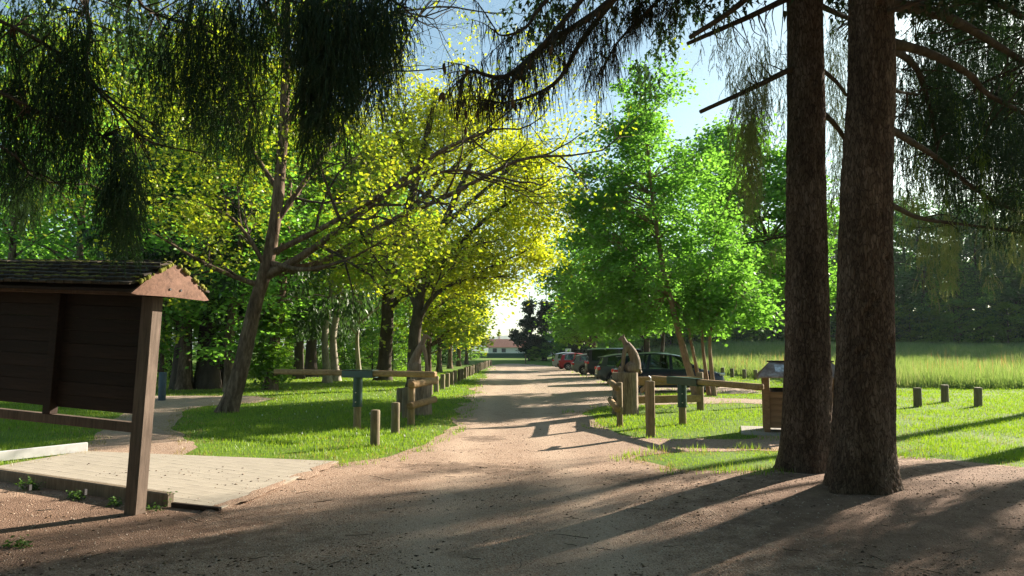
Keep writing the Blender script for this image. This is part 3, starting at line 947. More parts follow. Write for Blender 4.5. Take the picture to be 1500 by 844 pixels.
# ================================================================== THE TWO SPRUCES AND THE ONE BESIDE THE SHELTER
def bark_trunk(path, radfn, nth, nz, seed, flare_lobes=5):
    """a conifer trunk with raised bark plates, cracks and knots as real relief"""
    rng = np.random.default_rng(seed)
    sp = smooth_path(path, 10)
    L = np.cumsum([0] + [(b - a).length for a, b in zip(sp, sp[1:])])
    P = np.array([tuple(p) for p in sp])
    s = np.linspace(0, 1, nz) ** 1.25 * L[-1]
    C = np.stack([np.interp(s, L, P[:, k]) for k in range(3)], -1)
    th = np.linspace(0, 2 * PI, nth, endpoint=False)
    S, T = np.meshgrid(s, th, indexing='ij')
    r = radfn(S)
    ph = rng.random(3) * 6.28
    fl = np.exp(-S / 0.28)
    r = r * (1 + fl * (0.17 + 0.14 * np.cos(flare_lobes * T + ph[0]) + 0.09 * np.cos(3 * T + ph[1])))
    r = r * (1 + 0.03 * np.cos(2 * T + ph[2] + S * .6) + 0.02 * np.cos(3 * T + S))
    # cellular bark plates wrapped round the trunk
    nc = 50
    U = T / (2 * PI) * nc + 0.5 * (vnoise(T * 3, S * 6, 2.0) - .5); W = S / 0.085 + 0.9 * (vnoise(np.cos(T) * 4 + 9, np.sin(T) * 4 + 9, S * 5) - .5)
    ci = np.floor(U); cj = np.floor(W)
    f1 = np.full(U.shape, 9.0); f2 = np.full(U.shape, 9.0)
    for a in (-1, 0, 1):
        for b in (-1, 0, 1):
            i = ci + a; j = cj + b
            ii = np.mod(i, nc)
            du = i + _h(ii, j, ii * 0 + seed) - U; dw = (j + _h(ii, j, ii * 0 + seed + 7) - W) * 1.25
            d = np.sqrt(du * du + dw * dw)
            f2 = np.minimum(np.maximum(f1, d), f2); f1 = np.minimum(f1, d)
    crack = np.clip((f2 - f1) / 0.28, 0, 1)
    r = r + 0.016 * crack + 0.006 * (vnoise(U * .8, W * .8, 1.0) - .5) + 0.012 * (vnoise(U * .25, W * .16, 3.0) - .5)
    for q in range(26):
        z0 = rng.uniform(.8, L[-1] * .55); t0 = rng.random() * 2 * PI
        dt = np.angle(np.exp(1j * (T - t0)))
        g = np.exp(-((S - z0) / .045) ** 2 - (dt / .16) ** 2)
        ring = np.exp(-((np.sqrt(((S - z0) / .07) ** 2 + (dt / .25) ** 2) - 1) / .25) ** 2)
        r = r - 0.03 * g + 0.012 * ring
    X = C[:, None, 0] + r * np.cos(T); Y = C[:, None, 1] + r * np.sin(T); Z = np.broadcast_to(C[:, None, 2], X.shape)
    V = np.stack([X, Y, Z], -1).reshape(-1, 3)
    idx = np.arange(nz * nth).reshape(nz, nth); nx = np.roll(idx, -1, 1)
    F = np.stack([idx[:-1], nx[:-1], nx[1:], idx[1:]], -1).reshape(-1, 4)
    return V, F

class Needles:
    """hanging twigs clothed with needles"""
    def __init__(s, rng):
        s.rng = rng; s.root = []; s.len = []; s.out = []; s.fat = []
    def tassel(s, top, L, width, dens=1.0, slen=(.14, .38), fat=1.0):
        """one drooping spray: a cord of length L with short hanging twigs all round it"""
        rng = s.rng
        n = max(4, int(L * 42 * dens))
        t = rng.random(n) ** 0.85
        prof = np.minimum(1.0, 0.6 + 1.3 * t) * np.where(t > .75, 1 - (t - .75) * 1.6, 1)
        a = rng.random(n) * 2 * PI; rr = width * 0.5 * prof * np.sqrt(rng.random(n))
        P = np.stack([top[0] + rr * np.cos(a), top[1] + rr * np.sin(a), top[2] - t * L], -1)
        s.root.append(P); s.len.append(rng.uniform(slen[0], slen[1], n) * (0.7 + .5 * (1 - t)))
        s.out.append(np.stack([np.cos(a), np.sin(a)], -1) * (0.12 + .55 * rng.random(n) ** 2)[:, None]); s.fat.append(np.full(n, fat))
    def fringe(s, pts, step, slen, spread, fat=1.0):
        """twigs hanging straight from a limb"""
        rng = s.rng
        for a, b in zip(pts, pts[1:]):
            n = max(1, int((Vector(b) - Vector(a)).length / step * rng.uniform(.6, 1.4)))
            t = rng.random(n)
            P = np.array(a)[None] + (np.array(b) - np.array(a))[None] * t[:, None]
            ang = rng.random(n) * 2 * PI
            o = np.stack([np.cos(ang), np.sin(ang)], -1)
            P[:, :2] += o * (spread * rng.random(n))[:, None]
            s.root.append(P); s.len.append(slen[0] + (slen[1] - slen[0]) * rng.random(n) ** 1.6)
            s.out.append(o * 0.18); s.fat.append(np.full(n, fat))
    def build(s, spacing=0.0085, nl=0.017, nw=0.0042, twig=0.0022, fine=True):
        rng = s.rng
        P = np.concatenate(s.root); L = np.concatenate(s.len); O = np.concatenate(s.out); FT = np.concatenate(s.fat)
        n = len(P)
        cnt = np.maximum(4, (L / spacing).astype(int))
        idx = np.repeat(np.arange(n), cnt)
        tt = rng.random(len(idx)) ** .9
        ph = rng.random(n) * 6.28
        def axis_at(i, t):
            q = P[i].copy()
            q[:, :2] += O[i] * (L[i] * (1 - (1 - t) ** 2))[:, None]
            q[:, 0] += 0.035 * L[i] * np.sin(t * 5 + ph[i]); q[:, 1] += 0.035 * L[i] * np.cos(t * 4 + ph[i])
            q[:, 2] -= L[i] * t * (0.75 + .25 * t)
            return q
        A = axis_at(idx, tt)
        a = rng.random(len(idx)) * 2 * PI
        d = np.stack([np.cos(a) * .75, np.sin(a) * .75, -0.75 + rng.normal(0, .2, len(idx))], -1)
        ln = (nl * (0.7 + .6 * rng.random(len(idx))) * FT[idx] * np.where(tt > .85, .8, 1))[:, None]
        sd = np.stack([-np.sin(a), np.cos(a), np.zeros(len(idx))], -1) * (nw / 2 * FT[idx])[:, None]
        V1 = np.stack([A - sd, A + sd, A + d * ln], 1).reshape(-1, 3)
        F1 = np.arange(len(V1)).reshape(-1, 3)
        # the twigs themselves: two crossing slivers
        ts = np.array([0, .35, .7, 1.0]) if fine else np.array([0, 1.0])
        Q = np.stack([axis_at(np.arange(n), np.full(n, t)) for t in ts], 1)
        wd = twig * (np.array([1.3, 1, .8, .35]) if fine else np.array([1.3, .4])); nk = len(ts)
        Vs = []; Fs = []; off = len(V1)
        for ang in (0.3,):
            o = np.array([math.cos(ang), math.sin(ang), 0])
            VV = np.stack([Q - o * wd[None, :, None], Q + o * wd[None, :, None]], 2).reshape(-1, 3)
            b = (np.arange(n) * 2 * nk)[:, None]
            for k in range(nk - 1):
                q = np.concatenate([b + 2 * k, b + 2 * k + 1, b + 2 * k + 3, b + 2 * k + 2], 1)
                Fs.append(np.concatenate([q[:, [0, 1, 2]], q[:, [0, 2, 3]]]) + off)
            Vs.append(VV); off += len(VV)
        return np.concatenate([V1] + Vs), np.concatenate([F1] + Fs)

def limb_part(root, pts, r0, r1, mat, name='branch', side=0.0, rng=None, n=8, twn=0, tw=0.5):
    mb = MB()
    sp = smooth_path(pts, 6)
    mb.tube(sp, [r0 + (r1 - r0) * (i / (len(sp) - 1)) ** .8 for i in range(len(sp))], n, True, 0.08 if rng is not None else 0, rng)
    twigs = []
    if rng is not None:
        for _ in range(twn):
            i = rng.integers(1, len(sp)); p = sp[i]
            d = (sp[i] - sp[i - 1]).normalized()
            sidev = d.cross(Vector((0, 0, 1))).normalized() * (1 if rng.random() < .5 else -1)
            e = p + (d * rng.uniform(.3, .9) + sidev * rng.uniform(.2, .8) + Vector((0, 0, rng.uniform(-.35, .1)))) * tw * rng.uniform(.5, 1.3)
            q = smooth_path([p, (p + e) / 2 + Vector((0, 0, .03)), e], 3)
            mb.tube(q, [0.010 - 0.007 * k / (len(q) - 1) for k in range(len(q))], 4, False)
            twigs.append(q)
    o = part(name, mb, mat, root, 60)
    return o, sp, twigs

def pxs(specs, Y):
    return [at(a, b, Y if not isinstance(Y, (list, tuple)) else Y[i]) for i, (a, b) in enumerate(specs)]

# ---- front spruce
def make_spruce_trunk(name, label, base_px, Y, prof, path, seed):
    b = at(*base_px, Y); b.z = hz(b.x, b.y) - 0.04
    root = thing(name, label, 'tree', b, 'old spruces at the edge of the car park')
    zs = [p[0] for p in prof]; rs = [p[1] for p in prof]
    V, F = bark_trunk([b] + path, lambda S: np.interp(S, zs, rs), 130, 420, seed)
    part_np('trunk', V, F, M['bark_spruce'], root, True)
    return root, b

spruce_a, ba = make_spruce_trunk('spruce_tree', 'thick spruce trunk nearest the viewer, bare reddish bark, right of its darker twin', (1260, 726), 7.9,
    [(0, .33), (.5, .305), (1.6, .278), (3.2, .25), (5.6, .222), (10, .17), (16, .05)],
    [at(1266, 560, 7.92), at(1268, 300, 7.95), at(1276, 0, 8.0), Vector((4.15, 8.1, 11)), Vector((4.2, 8.1, 16))], 3)
spruce_b, bb = make_spruce_trunk('spruce_tree', 'darker of the two big spruce trunks, standing behind and left of the other', (1180, 698), 9.25,
    [(0, .315), (.6, .285), (2, .258), (4, .235), (6.5, .21), (11, .16), (17, .05)],
    [at(1182, 560, 9.25), at(1181, 300, 9.25), at(1178, 0, 9.3), Vector((3.95, 9.35, 12)), Vector((4.0, 9.4, 17))], 8)

def cluster(nd, rng, x0, x1, t0, t1, b0, b1, Y0, Y1, n, w=(.16, .34), dens=1.0, slen=(.14, .38), tops=None, fat=1.0):
    for _ in range(n):
        px = rng.uniform(x0, x1); Y = rng.uniform(Y0, Y1)
        a = at(px, rng.uniform(t0, t1), Y); b = at(px, rng.uniform(b0, b1), Y)
        L = max(.25, a.z - b.z - .12)
        nd.tassel(a, L, rng.uniform(*w), dens, slen, fat)
        if tops is not None: tops.append(a)

def hang_from(root, tops, starts, rng, mat, r=0.012):
    """thin boughs that carry the sprays: each spray top is tied to the nearest limb point"""
    mb = MB()
    S = np.array([tuple(s_) for s_ in starts])
    for t in tops:
        d = np.linalg.norm(S - np.array(t), axis=1) + np.where(S[:, 2] < t.z - .3, 2.0, 0)
        q = Vector(S[int(np.argmin(d))]); v_ = t - q
        mid = q + v_ * .5 + Vector((0, 0, .06 * v_.length)) + Vector(rng.normal(0, .05 * v_.length + .01, 3))
        p = smooth_path([q, mid, t], 4)
        mb.tube(p, [r * (1 - .6 * k / (len(p) - 1)) for k in range(len(p))], 5, False)
    part('bough', mb, mat, root, 60, kind='stuff')

# ---- limbs of the right-hand spruces, with dead stubs on the left
rng = np.random.default_rng(31)
B = M['bark_dark']
limbs_b = []
for sp_, r0, r1, Ys in [
        ([(1160, 100), (1100, 130), (1026, 164)], .040, .026, (9.2, 9.0, 8.8)),
        ([(1160, -5), (1085, 30), (1007, 64)], .045, .026, (9.2, 9.1, 9.0)),
        ([(1150, -60), (1085, 5), (1011, 55)], .055, .030, (9.2, 8.7, 8.5)),
        ([(1195, 95), (1225, 120), (1240, 140)], .035, .022, (9.4, 9.8, 10.2)),
        ([(1198, 160), (1225, 185), (1250, 225)], .045, .025, (9.4, 9.8, 10.2)),
        ([(1195, 5), (1222, 18), (1250, 30)], .045, .030, (9.4, 9.7, 10.2)),
        ([(1160, 345), (1120, 352), (1085, 358)], .012, .005, (9.2, 9.2, 9.2))]:
    o, sp, _ = limb_part(spruce_b, pxs(sp_, Ys), r0, r1, B, 'branch', 0, rng, 9)
    limbs_b.append(sp)
# the long drooping limbs that cross the sky
sky_limbs = []
for sp_, r0, r1, Ys, twn in [
        ([(1175, -230), (1010, -110), (890, 5), (800, 65), (740, 112), (690, 105), (672, 130)], .075, .008, (9.2, 9.0, 8.6, 8.3, 8.1, 8.0, 8.0), 26),
        ([(1175, -280), (960, -130), (850, 2), (798, 62), (768, 92), (735, 150)], .060, .008, (9.2, 8.9, 8.4, 8.2, 8.1, 8.0), 16),
        ([(1175, -200), (980, -80), (865, 42), (822, 112), (785, 138), (740, 150), (712, 146)], .055, .006, (9.2, 9.2, 8.9, 8.7, 8.6, 8.5, 8.5), 20),
        ([(1175, -260), (950, -140), (805, -4), (770, 40), (735, 52), (722, 38)], .045, .006, (9.2, 9.0, 8.5, 8.3, 8.2, 8.2), 10),
        ([(1175, -200), (1050, -90), (960, 5), (905, 62), (880, 110)], .045, .008, (9.2, 9.5, 9.4, 9.2, 9.1), 12)]:
    o, sp, tw = limb_part(spruce_b, pxs(sp_, Ys), r0, r1, B, 'branch', 0, rng, 8, twn, .55)
    sky_limbs.append((sp, tw))
nd = Needles(rng)
for k, (sp, tw) in enumerate(sky_limbs):
    half = [tuple(p) for p in sp[len(sp) // 3:]]
    nd.fringe(half, .026, (.12, .60), .05)
    for q in tw:
        nd.fringe([tuple(p) for p in q], .028, (.10, .46), .03)
cluster(nd, rng, 905, 985, -30, 10, 15, 70, 9.2, 9.6, 26, (.10, .25), 1.0)
cluster(nd, rng, 790, 905, 0, 60, 60, 140, 8.5, 9.0, 30, (.05, .16), .6)
cluster(nd, rng, 872, 905, 60, 75, 95, 112, 9.0, 9.1, 5, (.12, .22), 1.2)
cluster(nd, rng, 700, 800, 50, 110, 110, 175, 8.1, 8.4, 16, (.03, .09), .5)
cluster(nd, rng, 855, 868, 60, 100, 125, 150, 8.7, 8.8, 3, (.05, .10), .9)
cluster(nd, rng, 690, 745, 90, 150, 130, 180, 8.0, 8.1, 6, (.05, .10), 1.0)
V, F = nd.build(.0085, .018, .0056, .0034)
part_np('needles', V, F, M['needle_dry'], spruce_b, kind='stuff')
# spruce cones hanging among the twigs
cone_me = None
for _ in range(34):
    sp, tw = sky_limbs[rng.integers(0, 3)]
    q = tw[rng.integers(0, len(tw))][-1] if rng.random() < .6 else sp[rng.integers(len(sp) // 2, len(sp))]
    if cone_me is None:
        mb = MB(); mb.lathe([(0.004, 0), (.017, -.02), (.022, -.05), (.019, -.085), (.008, -.12), (.001, -.125)], 8, Matrix.Rotation(PI / 2, 3, 'X'))
        cone_me = mb.mesh('cone'); smooth_by_angle(cone_me, 60)
    o = link_mesh('cone', cone_me, M['cone'], spruce_b, Vector(q) - root_loc(spruce_b) - Vector((0, 0, .02)))
    o.rotation_euler = (rng.normal(0, .15), rng.normal(0, .15), rng.random() * 6)

# curtains left of and between the trunks, sunlight put into their needle colour
nd = Needles(rng); tops = []
cluster(nd, rng, 1078, 1108, 60, 150, 270, 345, 8.9, 9.3, 15, (.14, .24), 1.0, (.12, .32), tops)
cluster(nd, rng, 1066, 1125, 0, 60, 130, 230, 9.0, 9.4, 10, (.06, .14), .6, (.12, .3), tops)
cluster(nd, rng, 1018, 1070, 20, 60, 90, 150, 8.9, 9.1, 8, (.03, .08), .45, (.1, .25), tops)
cluster(nd, rng, 1112, 1148, 30, 130, 160, 270, 9.2, 9.6, 10, (.06, .14), .6, (.12, .3), tops)
cluster(nd, rng, 1120, 1150, 350, 360, 380, 420, 9.6, 9.8, 4, (.10, .18), .7, (.1, .2), tops)
cluster(nd, rng, 1205, 1236, -20, 80, 180, 420, 10.2, 11.0, 12, (.16, .3), .8, (.12, .32), tops)
hang_from(spruce_b, tops, [p for s_ in limbs_b for p in s_] + [at(1178, 0, 9.3), at(1178, -80, 9.3)], rng, B, .010)
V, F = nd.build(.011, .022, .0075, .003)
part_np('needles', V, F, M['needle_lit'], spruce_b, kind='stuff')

# right limbs of the front spruce
limbs_a = []
for sp_, r0, r1, Ys in [
        ([(1300, 5), (1380, 22), (1450, 60), (1530, 110)], .085, .035, (8.0, 8.6, 9.2, 9.8)),
        ([(1300, 62), (1360, 78), (1418, 108), (1450, 140), (1530, 180)], .065, .022, (8.0, 8.3, 8.6, 8.8, 9.2)),
        ([(1295, -40), (1400, -25), (1500, 25), (1620, 90)], .07, .03, (8.0, 8.8, 9.6, 10.4)),
        ([(1300, 125), (1320, 135), (1345, 138)], .03, .012, (8.05, 8.5, 9.0)),
        ([(1305, 70), (1345, 105), (1368, 185), (1372, 215)], .05, .020, (8.2, 9.2, 9.8, 10.0)),
        ([(1305, 190), (1370, 230), (1440, 285), (1530, 330)], .045, .018, (8.1, 8.9, 9.6, 10.2)),
        ([(1305, 300), (1350, 320), (1420, 330), (1530, 345)], .035, .014, (8.1, 8.8, 9.4, 10.0)),
        ([(1300, -80), (1420, -60), (1560, 40), (1720, 160)], .06, .03, (8.0, 9.4, 10.6, 11.4)),
        ([(1300, 18), (1340, 5), (1380, -25)], .03, .012, (7.75, 7.6, 7.5))]:
    o, sp, tw = limb_part(spruce_a, pxs(sp_, Ys), r0, r1, B, 'branch', 0, rng, 9, 6, .5)
    limbs_a.append(sp)
allp = [p for s_ in limbs_a for p in s_[2:]]
nd = Needles(rng); tops = []
cluster(nd, rng, 1312, 1400, 20, 180, 150, 300, 8.8, 10.2, 32, (.18, .34), .8, (.14, .34), tops)
cluster(nd, rng, 1390, 1520, 60, 220, 230, 400, 8.8, 10.6, 36, (.2, .42), 1.0, (.14, .36), tops)
cluster(nd, rng, 1400, 1620, -80, 30, 40, 150, 9.2, 10.6, 30, (.18, .38), .9, (.14, .36), tops)
cluster(nd, rng, 1520, 1900, 60, 280, 300, 475, 9.0, 11.8, 15, (.2, .4), .9, (.16, .4), tops, 1.3)
hang_from(spruce_a, tops, allp, rng, B, .014)
V, F = nd.build(.015, .034, .0140, .0034)
part_np('needles', V, F, M['needle'], spruce_a, kind='stuff')
nd = Needles(rng); tops = []
cluster(nd, rng, 1308, 1345, 170, 300, 300, 390, 9.0, 11.2, 9, (.10, .2), .7, (.14, .32), tops)
cluster(nd, rng, 1335, 1398, 280, 350, 390, 472, 9.2, 10.6, 9, (.10, .2), .9, (.14, .32), tops)
cluster(nd, rng, 1398, 1620, 270, 345, 360, 445, 9.2, 11.4, 22, (.10, .22), .8, (.14, .32), tops)
hang_from(spruce_a, tops, allp, rng, B, .010)
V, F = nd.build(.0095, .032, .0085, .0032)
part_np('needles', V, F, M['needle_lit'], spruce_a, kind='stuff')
nd = Needles(rng); tops = []
cluster(nd, rng, 1310, 1500, 90, 330, 130, 370, 8.8, 10.4, 34, (.05, .12), 1.1, (.08, .16), tops, 1.2)
hang_from(spruce_a, tops, allp, rng, B, .007)
V, F = nd.build(.009, .022, .006, .0024)
part_np('shoots', V, F, M['needle_bright'], spruce_a, kind='stuff')

# upper whorls above the frame: they shade the trunks and the foreground
def upper_crown(root, base, z0, z1, rmax, seed, whorl=5, reps=2, step=.95, skip=None):
    rng = np.random.default_rng(seed)
    nd = Needles(rng)
    mb = MB()
    z = z0
    while z < z1:
        for k in range(whorl):
            a = rng.random() * 2 * PI
            Lb = rmax * (1 - .8 * (z - z0) / (z1 - z0)) * rng.uniform(.7, 1.1)
            d = Vector((math.cos(a), math.sin(a), 0))
            if skip is not None and skip(d, z): continue
            p0 = Vector((base.x, base.y, z)); pts = smooth_path([p0, p0 + d * Lb * .5 + Vector((0, 0, .1)), p0 + d * Lb + Vector((0, 0, -.5))], 4)
            mb.tube(pts, [.05 * (1 - .8 * i / (len(pts) - 1)) for i in range(len(pts))], 5, False)
            for q in pts[2:]:
                for _ in range(reps):
                    o = Vector(rng.normal(0, .25, 3)); o.z *= .3
                    nd.tassel(q + o, rng.uniform(.5, 1.1), rng.uniform(.3, .5), .7, (.2, .4), 2.4)
        z += step
    part('bough', mb, M['bark_spruce'], root, 60, kind='stuff')
    V, F = nd.build(.055, .036, .024, .004, False)
    part_np('needles', V, F, M['needle'], root, kind='stuff')
# ---- a third spruce further right: trunk outside the picture, boughs reaching in behind the others
bd_ = Vector((14.6, 16.8, hz(14.6, 16.8) - .03))
spruce_d = thing('spruce_tree', 'spruce to the right of the picture whose far boughs hang above the mown grass', 'tree', bd_, 'old spruces at the edge of the car park')
V, F = bark_trunk([bd_, bd_ + Vector((0, 0, 3)), bd_ + Vector((.1, 0, 8)), bd_ + Vector((.1, 0, 15))], lambda S: np.interp(S, [0, 1, 6, 15], [.33, .29, .22, .04]), 60, 140, 19)
part_np('trunk', V, F, M['bark_spruce'], spruce_d, True)
limbs_d = []
for z, ends in [(5.2, [(1520, 240), (1400, 250)]), (6.2, [(1540, 150), (1420, 150), (1350, 170)]), (7.4, [(1560, 60), (1440, 40), (1340, 60)]), (8.6, [(1560, -20), (1450, -40), (1330, -20)]),
                (5.8, [(1700, 200), (1640, 160)]), (7.0, [(1700, 90), (1600, 20), (1500, -10)]), (9.5, [(1560, -90), (1440, -120), (1360, -120)])]:
    o, sp, tw = limb_part(spruce_d, [Vector((bd_.x, bd_.y, z))] + pxs(ends, [16.4, 15.6, 15.0][:len(ends)]), .07, .015, B, 'branch', 0, rng, 7, 8, .6)
    limbs_d.append(sp)
nd = Needles(rng); tops = []
cluster(nd, rng, 1340, 1560, -60, 220, 90, 340, 12.6, 17.5, 64, (.3, .55), .6, (.2, .45), tops, 1.2)
cluster(nd, rng, 1330, 1600, -160, -40, -20, 90, 13.0, 16.6, 40, (.3, .55), .6, (.2, .45), tops, 1.3)
cluster(nd, rng, 1330, 1490, 40, 210, 120, 300, 15.5, 19.0, 56, (.3, .55), .8, (.2, .45), tops, 1.15)
cluster(nd, rng, 1560, 1900, -100, 260, 60, 430, 12.5, 18.5, 30, (.25, .5), .7, (.2, .45), tops, 1.5)
hang_from(spruce_d, tops, [p for s_ in limbs_d for p in s_[2:]], rng, B, .016)
V, F = nd.build(.024, .044, .022, .006, False)
part_np('needles', V, F, M['needle'], spruce_d, kind='stuff')
upper_crown(spruce_a, ba, 6.6, 15.5, 4.6, 41)
upper_crown(spruce_b, bb, 7.2, 16.5, 4.2, 42)
# ---- a fourth spruce well to the right of the picture, between the sun and the forecourt
be_ = Vector((19.6, 19.3, hz(19.6, 19.3) - .03))
spruce_e = thing('spruce_tree', 'tall spruce far right of the picture that shades the gravel forecourt', 'tree', be_, 'old spruces at the edge of the car park')
V, F = bark_trunk([be_, be_ + Vector((0, 0, 3)), be_ + Vector((.1, 0, 9)), be_ + Vector((.1, 0, 18))], lambda S: np.interp(S, [0, 1, 6, 18], [.36, .32, .25, .04]), 48, 100, 23)
part_np('trunk', V, F, M['bark_spruce'], spruce_e, True)
bf_ = Vector((24.9, 27.9, hz(24.9, 27.9) - .03))
spruce_f = thing('spruce_tree', 'high-crowned spruce beyond the right edge, shading the lower left gravel', 'tree', bf_, 'old spruces at the edge of the car park')
V, F = bark_trunk([bf_, bf_ + Vector((0, 0, 5)), bf_ + Vector((.1, 0, 12)), bf_ + Vector((.1, 0, 21))], lambda S: np.interp(S, [0, 1, 8, 21], [.30, .26, .20, .04]), 40, 80, 29)
part_np('trunk', V, F, M['bark_spruce'], spruce_f, True)
upper_crown(spruce_f, bf_, 12.4, 20.5, 3.4, 45, 4, 1, 1.0)
upper_crown(spruce_e, be_, 8.2, 17.5, 3.4, 43, 4, 1, 1.25)

# ---- the spruce beside the shelter, its trunk outside the picture on the left, its boughs hanging in
bl = Vector((-6.6, 5.2, hz(-6.6, 5.2) - .03))
spruce_c = thing('spruce_tree', 'spruce whose dark weeping boughs hang above the notice shelter, its trunk left of the picture', 'tree', bl, 'old spruces at the edge of the car park')
V, F = bark_trunk([bl, bl + Vector((0, 0, 3)), bl + Vector((.1, 0, 8)), bl + Vector((.1, 0, 15))], lambda S: np.interp(S, [0, 1, 6, 15], [.33, .29, .22, .04]), 60, 140, 17)
part_np('trunk', V, F, M['bark_spruce'], spruce_c, True)
rng = np.random.default_rng(57)
limbs_c = []
def bl_at(z): return Vector((bl.x + .05, bl.y, z))
for z, sp_, Ys, r0, r1 in [
        (6.4, [(300, -150), (480, -60), (590, 10)], (5.8, 6.3, 6.6), .06, .02),
        (6.0, [(250, -60), (380, -10), (470, 10)], (6.0, 6.6, 6.9), .05, .014),
        (5.4, [(60, -40), (128, 20), (128, 105), (170, 150), (230, 185)], (5.9, 6.3, 6.4, 6.5, 6.6), .055, .010),
        (5.2, [(20, 40), (160, 150), (215, 205), (300, 225)], (6.0, 6.4, 6.6, 6.8), .04, .008),
        (4.6, [(-40, 120), (60, 165), (150, 200)], (5.8, 6.1, 6.3), .04, .010),
        (6.2, [(150, -90), (210, 10), (330, 60), (370, 150)], (6.2, 6.8, 7.0, 7.1), .05, .008),
        (4.2, [(-30, 200), (50, 260), (110, 270)], (5.9, 6.2, 6.4), .035, .010),
        (6.9, [(330, -200), (470, -120), (560, -40)], (6.4, 7.0, 7.3), .06, .02)]:
    o, sp, tw = limb_part(spruce_c, [bl_at(z)] + pxs(sp_, Ys), r0 * .6, r1 * .6, M['bark_dark'], 'branch', 0, rng, 8, 12, .5)
    limbs_c.append(sp)
allp = [p for s_ in limbs_c for p in s_[4:]]
nd = Needles(rng); tops = []
cluster(nd, rng, 445, 520, -50, 10, 150, 270, 6.1, 6.8, 42, (.12, .26), 1.0, (.14, .36), tops)
cluster(nd, rng, 510, 590, -50, 20, 70, 200, 6.2, 6.9, 36, (.12, .26), 1.0, (.14, .36), tops)
cluster(nd, rng, 380, 450, -50, 10, 40, 160, 6.3, 7.0, 12, (.06, .16), .7, (.14, .36), tops)
cluster(nd, rng, 265, 385, -50, 40, 80, 250, 6.4, 7.1, 36, (.07, .18), .85, (.12, .32), tops)
cluster(nd, rng, 155, 205, 180, 260, 340, 402, 6.0, 6.4, 18, (.10, .19), 1.2, (.12, .3), tops)
cluster(nd, rng, 10, 140, -20, 130, 130, 320, 6.0, 6.5, 38, (.10, .22), .9, (.14, .34), tops)
cluster(nd, rng, 0, 70, 150, 230, 280, 350, 6.0, 6.4, 12, (.09, .20), 1.0, (.14, .34), tops)
cluster(nd, rng, 70, 170, 60, 190, 170, 330, 6.1, 6.5, 16, (.08, .17), .8, (.14, .3), tops)
cluster(nd, rng, 295, 375, 130, 190, 210, 290, 6.8, 7.1, 11, (.08, .16), .9, (.12, .3), tops)
cluster(nd, rng, 185, 275, -30, 60, 70, 230, 6.4, 7.0, 15, (.07, .15), .6, (.12, .3), tops)
cluster(nd, rng, 0, 600, -60, 0, 30, 110, 6.2, 7.2, 24, (.12, .28), .7, (.16, .36), tops)
cluster(nd, rng, 210, 420, 60, 150, 170, 260, 6.6, 7.2, 14, (.08, .2), .7, (.14, .3), tops)
cluster(nd, rng, -160, 0, -50, 150, 150, 330, 6.0, 6.8, 14, (.1, .25), .7, (.14, .34), tops)
hang_from(spruce_c, tops, allp, rng, M['bark_dark'], .009)
V, F = nd.build(.0125, .027, .0085, .003)
part_np('needles', V, F, M['needle'], spruce_c, kind='stuff')

upper_crown(spruce_c, bl, 6.8, 15.0, 4.6, 44)

# ================================================================== BROADLEAVED TREES
def gpt(x, y, dz=0.0):
    return Vector((x, y, hz(x, y) + dz))

# ---- the tall fresh-green maple by the cars, several stems from one stool
mb_ = gpt(6.55, 24.8)
T = lambda px, py, Y: at(px, py, Y)
cluster_tree('maple_tree', 'tall fresh-green maple with tan leaning stems in front of the dark blue car', mb_,
    [mb_ + Vector((-.15, 0, -.05)), T(1003, 520, 24.8), T(988, 462, 24.8), T(967, 370, 25), T(950, 240, 25), T(944, 110, 25)], .135,
    [((T(945, 155, 25.2)), (1.4, 1.3, 1.6), 34), (T(925, 235, 25.2), (2.1, 2.2, 1.7), 44), (T(1010, 270, 25.4), (1.7, 2.0, 1.5), 30), (T(880, 290, 25.4), (1.5, 2, 1.6), 26), (T(905, 330, 25.4), (2.2, 2.6, 1.7), 60),
     (T(1005, 345, 25.4), (2.2, 2.2, 1.6), 44), (T(890, 420, 25.6), (1.9, 2.6, 1.3), 50), (T(985, 425, 25.0), (2.4, 2.2, 1.3), 60),
     (T(1075, 420, 25.2), (1.5, 2.0, 1.0), 26), (T(1100, 455, 25.0), (1.0, 1.5, .6), 14), (T(1035, 465, 24.8), (1.1, 1.5, .55), 18),
     (T(900, 475, 26.2), (1.4, 1.8, .6), 22)],
    46000, .132, M['maple'], M['bark_tan'], 101, None, 'tree', .30, .022, limb_min=3.4,
    stems=[([mb_ + Vector((.30, .1, -.05)), T(1029, 500, 24.9), T(1033, 430, 25), T(1050, 350, 25)], .075),
           ([mb_ + Vector((.42, -.1, -.05)), T(1040, 510, 24.7), T(1046, 470, 24.7), T(1085, 400, 24.8)], .09),
           ([mb_ + Vector((.05, .1, -.05)), T(1012, 500, 24.9), T(998, 455, 25), T(930, 380, 25.3)], .07)])
rngm = np.random.default_rng(3)
b2 = gpt(14.4, 35)
cluster_tree('maple_tree', 'loose green maple behind the tall one, top seen left of the spruce trunks', b2,
    [b2, b2 + Vector((-.2, 0, 3.4)), T(1105, 300, 35), T(1080, 190, 35)], .2,
    [(T(1075, 225, 35), (2.0, 2, 1.6), 22), (T(1035, 255, 33), (1.6, 2, 1.6), 20), (T(1140, 250, 35), (1.5, 2, 1.6), 16), (T(1110, 300, 35), (2.4, 2.2, 1.8), 34), (T(1060, 300, 35), (1.6, 2, 1.6), 20), (T(1120, 385, 35), (2.4, 2.4, 1.6), 34), (T(1185, 330, 35), (2, 2, 2.5), 26), (T(1215, 420, 35.5), (1.6, 2, 1.2), 16)],
    24000, .19, M['maple'], M['bark'], 102, None, 'tree', .42, .04)
b3 = gpt(8.6, 46)
